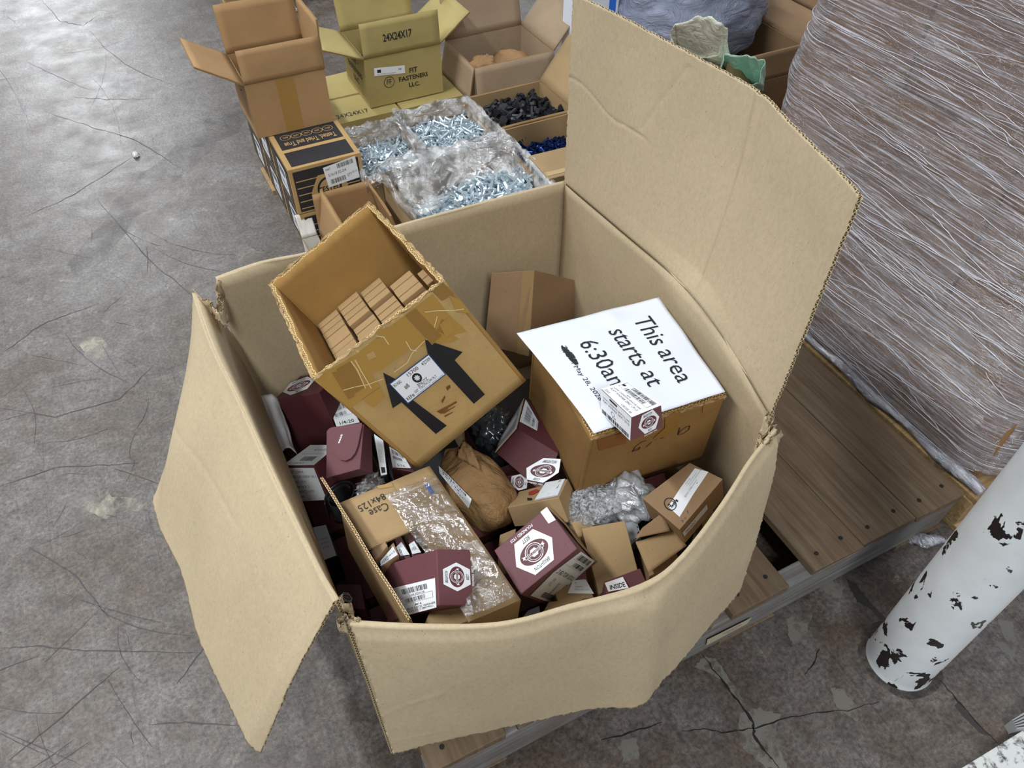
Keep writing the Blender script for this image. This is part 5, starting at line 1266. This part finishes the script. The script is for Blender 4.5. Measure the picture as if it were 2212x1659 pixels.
# ------------------------------------------------------------------ cartons and bags behind the standing flap
pallet('wooden_pallet', 'wooden pallet beneath the grey sack and its cartons, behind the wrapped load', 1.235, 2.30, 1.375, 2.15, [(1.235, 1.36), (1.40, 1.52), (1.58, 1.70), (1.76, 1.88), (1.96, 2.08), (2.16, 2.30)], .138, WOODN, WOODN)
t, V, fs = obox('tan_carton', 'open tan carton holding the grey plastic sack behind the standing flap', 1.36, 1.81, 1.66, 2.10, .14, .50, TAN2, [('l', .09, 60, 0), ('f', .10, 165, 0), ('r', .12, 70, 0)])
SACK = bpy.data.materials.new('grey_sack_film'); SACK.use_nodes = True; nt = SACK.node_tree; b = nt.nodes['Principled BSDF']; co_ = N(nt, 'ShaderNodeTexCoord').outputs['Object']
b.inputs['Base Color'].default_value = lin('8d93a6'); b.inputs['Roughness'].default_value = .28; bump(nt, b, noisetex(nt, mapping(nt, co_, (1, 1, 2.2)), 9, 7, .62, 1.5), 1.0, .03)
blob('grey_sack', Vector((1.60, 1.95, .56)), .235, .19, .17, SACK, 'large grey blue plastic sack bulging out of its carton at the top', 'plastic sack', .16, 7, 70, 40, seed=2, facets=.10)
t, V, fs = obox('tan_carton', 'open tan carton at the upper right behind the grey sack', 1.97, 2.24, 1.75, 2.05, .14, .52, TAN2, [('f', .10, 160, 0), ('l', .08, -10, 0)])
t, V, fs = obox('tan_carton', 'open dark tan carton between the grey sack and the wrapped pallet load', 1.50, 1.80, 1.38, 1.62, .14, .44, TAN2, [('b', .08, 5, 0)])
Vb = wbox(1.235, 1.355, 1.98, 2.1, .142, .66); t = mbox('white_blue_box', Vb, 'white and blue printed box at the top edge left of the grey sack', plain('white_carton_print', lin('dfe3ea'), .5))
D = Draw(); D.rect(.72, 0, .92, 1, plain('blue_stripe', lin('2f6fd6'), .4), 0); D.rect(.12, .52, .45, .86, INK, 0); D.rect(.18, .58, .39, .80, WHITE, 1); D.text('T', .22, .62, .35, .76, INK, 2); D.text('50 LB', .15, .38, .5, .46, INK, 0); uvdecal('front_print', t, fsurf(Vb, '-y'), D)
# cream and mint bags with open mouths
def mouthbag(name, label, pts, base, mat, seed=0, n=40):
    """pts: rim loop, base: centre of the bottom"""
    def f(u, v):
        k = u*len(pts); i = int(k) % len(pts); tt = k-int(k); rimp = pts[i]*(1-tt)+pts[(i+1) % len(pts)]*tt
        c = sum(pts, Vector())/len(pts)
        b_ = base+(rimp-c)*.9; b_.z = base.z
        p = b_*(1-v)+rimp*v; q = Vector((math.cos(u*6.283)*2.2+seed, math.sin(u*6.283)*2.2, v*2.5))
        return p+(p-Vector((c.x, c.y, p.z)))*(.16*noise.noise(q)+.05*noise.noise(q*2)+.35*math.sin(math.pi*v)*.5)+Vector((0, 0, .008*noise.noise(q*1.5)))
    o = sheet(name, Surf(f), 60, 24, .0012, [mat], None); tag(o, label, 'plastic bag'); return o
def filmmat(name, hexc, rough=.35):
    m, nt, b = newmat(name); co = N(nt, 'ShaderNodeTexCoord').outputs['Object']; b.inputs['Base Color'].default_value = lin(hexc); b.inputs['Roughness'].default_value = rough
    bump(nt, b, noisetex(nt, co, 22, 6, .6, 1.2), .9, .02); return m
mouthbag('cream_bag', 'cream plastic bag with an open crumpled mouth behind the standing flap', [at(*q) for q in ((1462, 52, .62), (1510, 34, .66), (1555, 45, .66), (1572, 70, .62), (1548, 120, .54), (1500, 128, .50), (1455, 110, .52), (1450, 80, .57))], at(1510, 190, .36), filmmat('cream_film', 'fbfbe8'), 3)
mouthbag('mint_bag', 'mint green plastic bag with an open mouth right of the cream bag', [at(*q) for q in ((1565, 115, .56), (1610, 118, .57), (1650, 132, .56), (1640, 180, .50), (1600, 190, .50), (1555, 160, .50))], at(1600, 210, .38), filmmat('mint_film', 'c8f0dc'), 8)

# ------------------------------------------------------------------ stretch wrapped pallet load on the right
ld = empty('wrapped_load', (1.8, .8, 0), 'tall pallet load of brown cartons wrapped in clear stretch film at the right', 'wrapped pallet load')
X0, Y0, Y1, ZB, ZT = 1.315, .385, 1.262, .125, 1.50
LB = board('wrapped_brown_board', '96714c', .12, .06)
for k, (a, b_) in enumerate(((Y0+.03, .66), (.665, .96), (.965, Y1-.04))):
    for l, (c, d) in enumerate(((ZB+.01, .44), (.445, .76), (.765, 1.0))):
        j = .012*((k*3+l*5) % 4)/3+(.012, .012, .045)[l]
        shell('carton', wbox(X0+j, X0+.42, a, b_-(.0, 0, .03)[l]*(k == 2), c, d), LB, ld, 2)
for k, (a, b_) in enumerate(((Y0+.06, .70), (.705, Y1-.12))): shell('carton', wbox(X0+.10, X0+.5, a, b_, 1.005, 1.38), LB, ld, 2)
def loadsurf(off=0, top=True):
    R_ = .10
    pts = []
    L = [('l', Vector((X0+.95, Y0-off, 0)), Vector((X0+R_, Y0-off, 0))), ('c', Vector((X0+R_, Y0+R_, 0)), -90), ('l', Vector((X0-off, Y0+R_, 0)), Vector((X0-off, Y1-R_, 0))), ('c', Vector((X0+R_, Y1-R_, 0)), 180), ('l', Vector((X0+R_, Y1+off, 0)), Vector((X0+.95, Y1+off, 0)))]
    segs = [(.0, .22), (.22, .32), (.32, .78), (.78, .88), (.88, 1.0)]
    def f(u, v):
        for (kind, *a), (s0, s1) in zip(L, segs):
            if u <= s1 or s1 == 1.0:
                t_ = min(max((u-s0)/(s1-s0), 0), 1)
                if kind == 'l': p = a[0]*(1-t_)+a[1]*t_
                else:
                    a0 = -math.pi/2 if a[1] == -90 else math.pi; a1 = -math.pi if a[1] == -90 else math.pi/2
                    an = a0+(a1-a0)*t_; p = a[0]+Vector((math.cos(an), math.sin(an), 0))*(R_+off)
                break
        z = ZB+(ZT-ZB)*v
        inw = .04*max(0, (z-.62)/.4)**1.5*(1 if True else 0)     # the stack leans in towards its top
        c = Vector((X0+.5, (Y0+Y1)/2, 0)); d = (c-p).normalized()
        q = Vector((p.y*2.2, z*(7+3*math.sin(p.y*2)), 1)); w = .010*noise.noise(q)+.005*noise.noise(Vector((p.y*5, z*24+p.y*3, 3)))
        tuck = .03*math.exp(-((z-ZB)/.03)**2)
        return Vector((p.x, p.y, z))+d*(inw+tuck-w)
    return Surf(f)
sheet('stretch_film', loadsurf(.012), 150, 130, .0006, [WRAP], ld)
# pale strands over the face: bunched film and painted wrinkle highlights
ST = plain('film_glint_strand', lin('d9d8de'), .2)
sf_ = loadsurf(.014); r = random.Random(5)
def strand(u0, v0, u1, v1, w, sag, sd):
    V, Fc = [], []; n = 46; rr = random.Random(sd)
    for i in range(n+1):
        t_ = i/n; u = u0+(u1-u0)*t_; v = v0+(v1-v0)*t_-sag*math.sin(math.pi*t_)+.004*noise.noise(Vector((t_*9, sd, 0)))
        p = sf_.f(u, v); nn = -sf_.nrm(u, v) if (sf_.nrm(u, v)).x > 0 else sf_.nrm(u, v); ww = w*(.35+.65*abs(noise.noise(Vector((t_*14, sd, 5))))*2)
        V += [p+Vector((0, 0, ww)), p+nn*.0012, p-Vector((0, 0, ww))]
    for i in range(n):
        b = i*3; Fc += [(b, b+1, b+4, b+3), (b+1, b+2, b+5, b+4)]
    return V, Fc
for k in range(98):
    u0 = r.uniform(.20, .55); u1 = u0+r.uniform(.12, .40); v0 = r.uniform(.02, .82); v1 = v0+r.uniform(-.03, .035)
    V, Fc = strand(u0, v0, min(u1, .95), v1, r.uniform(.0002, .0006), r.uniform(-.012, .018), k)
    mkobj('film_glint_strand', V, Fc, ST, ld, smooth=True)
# rope of film at the base and a loose tail
def tube(name, pts, r_, mat, parent, n=8, tw=0):
    V, Fc = [], []
    for i, p in enumerate(pts):
        d = (pts[min(i+1, len(pts)-1)]-pts[max(i-1, 0)]).normalized(); a = d.cross(Vector((0, 0, 1))).normalized(); b = d.cross(a)
        rr = r_(i/(len(pts)-1)) if callable(r_) else r_
        for k in range(n): an = 2*math.pi*k/n+tw*i; V.append(p+a*rr*math.cos(an)*(1+.3*math.sin(i*1.7+k))+b*rr*math.sin(an))
    for i in range(len(pts)-1):
        for k in range(n): Fc.append((i*n+k, i*n+(k+1) % n, (i+1)*n+(k+1) % n, (i+1)*n+k))
    return mkobj(name, V, Fc, mat, parent, smooth=True)
ROPE = transp('film_rope', (.7, .7, .74), .5, .12, 60, 1, (1, .15, 1), .7, (.62, .62, .68), .01, .35, .6)
tube('film_rope', [Vector((X0-.006, Y0+.0+(Y1-Y0)*t_/30, ZB+.014+.004*math.sin(t_))) for t_ in range(31)], lambda s: .012+.004*math.sin(s*20), ROPE, ld, 10, .3)
tl = [at(1958+9.2*k, 1168+(-4 if k < 5 else 2)*.8*math.sin(k*.6), .01+.004*k) for k in range(11)]
tube('film_tail', tl, lambda s: .004+.012*math.sin(math.pi*min(1, s*1.1)), ROPE, ld, 9, .4)
# its own pallet
for i in range(6): slab('deck_board', 1.30+i*.17, 1.43+i*.17, Y0-.01, 1.36, ZB-.02, ZB-.003, WOODN, ld, i)
for yy in (Y0, .80, 1.30): slab('stringer', 1.30, 2.3, yy, yy+.04, .018, ZB-.02, WOODN, ld, 3)
for i in (0, 5): slab('bottom_board', 1.30+i*.17, 1.43+i*.17, Y0-.01, 1.36, 0, .018, WOODN, ld, i)
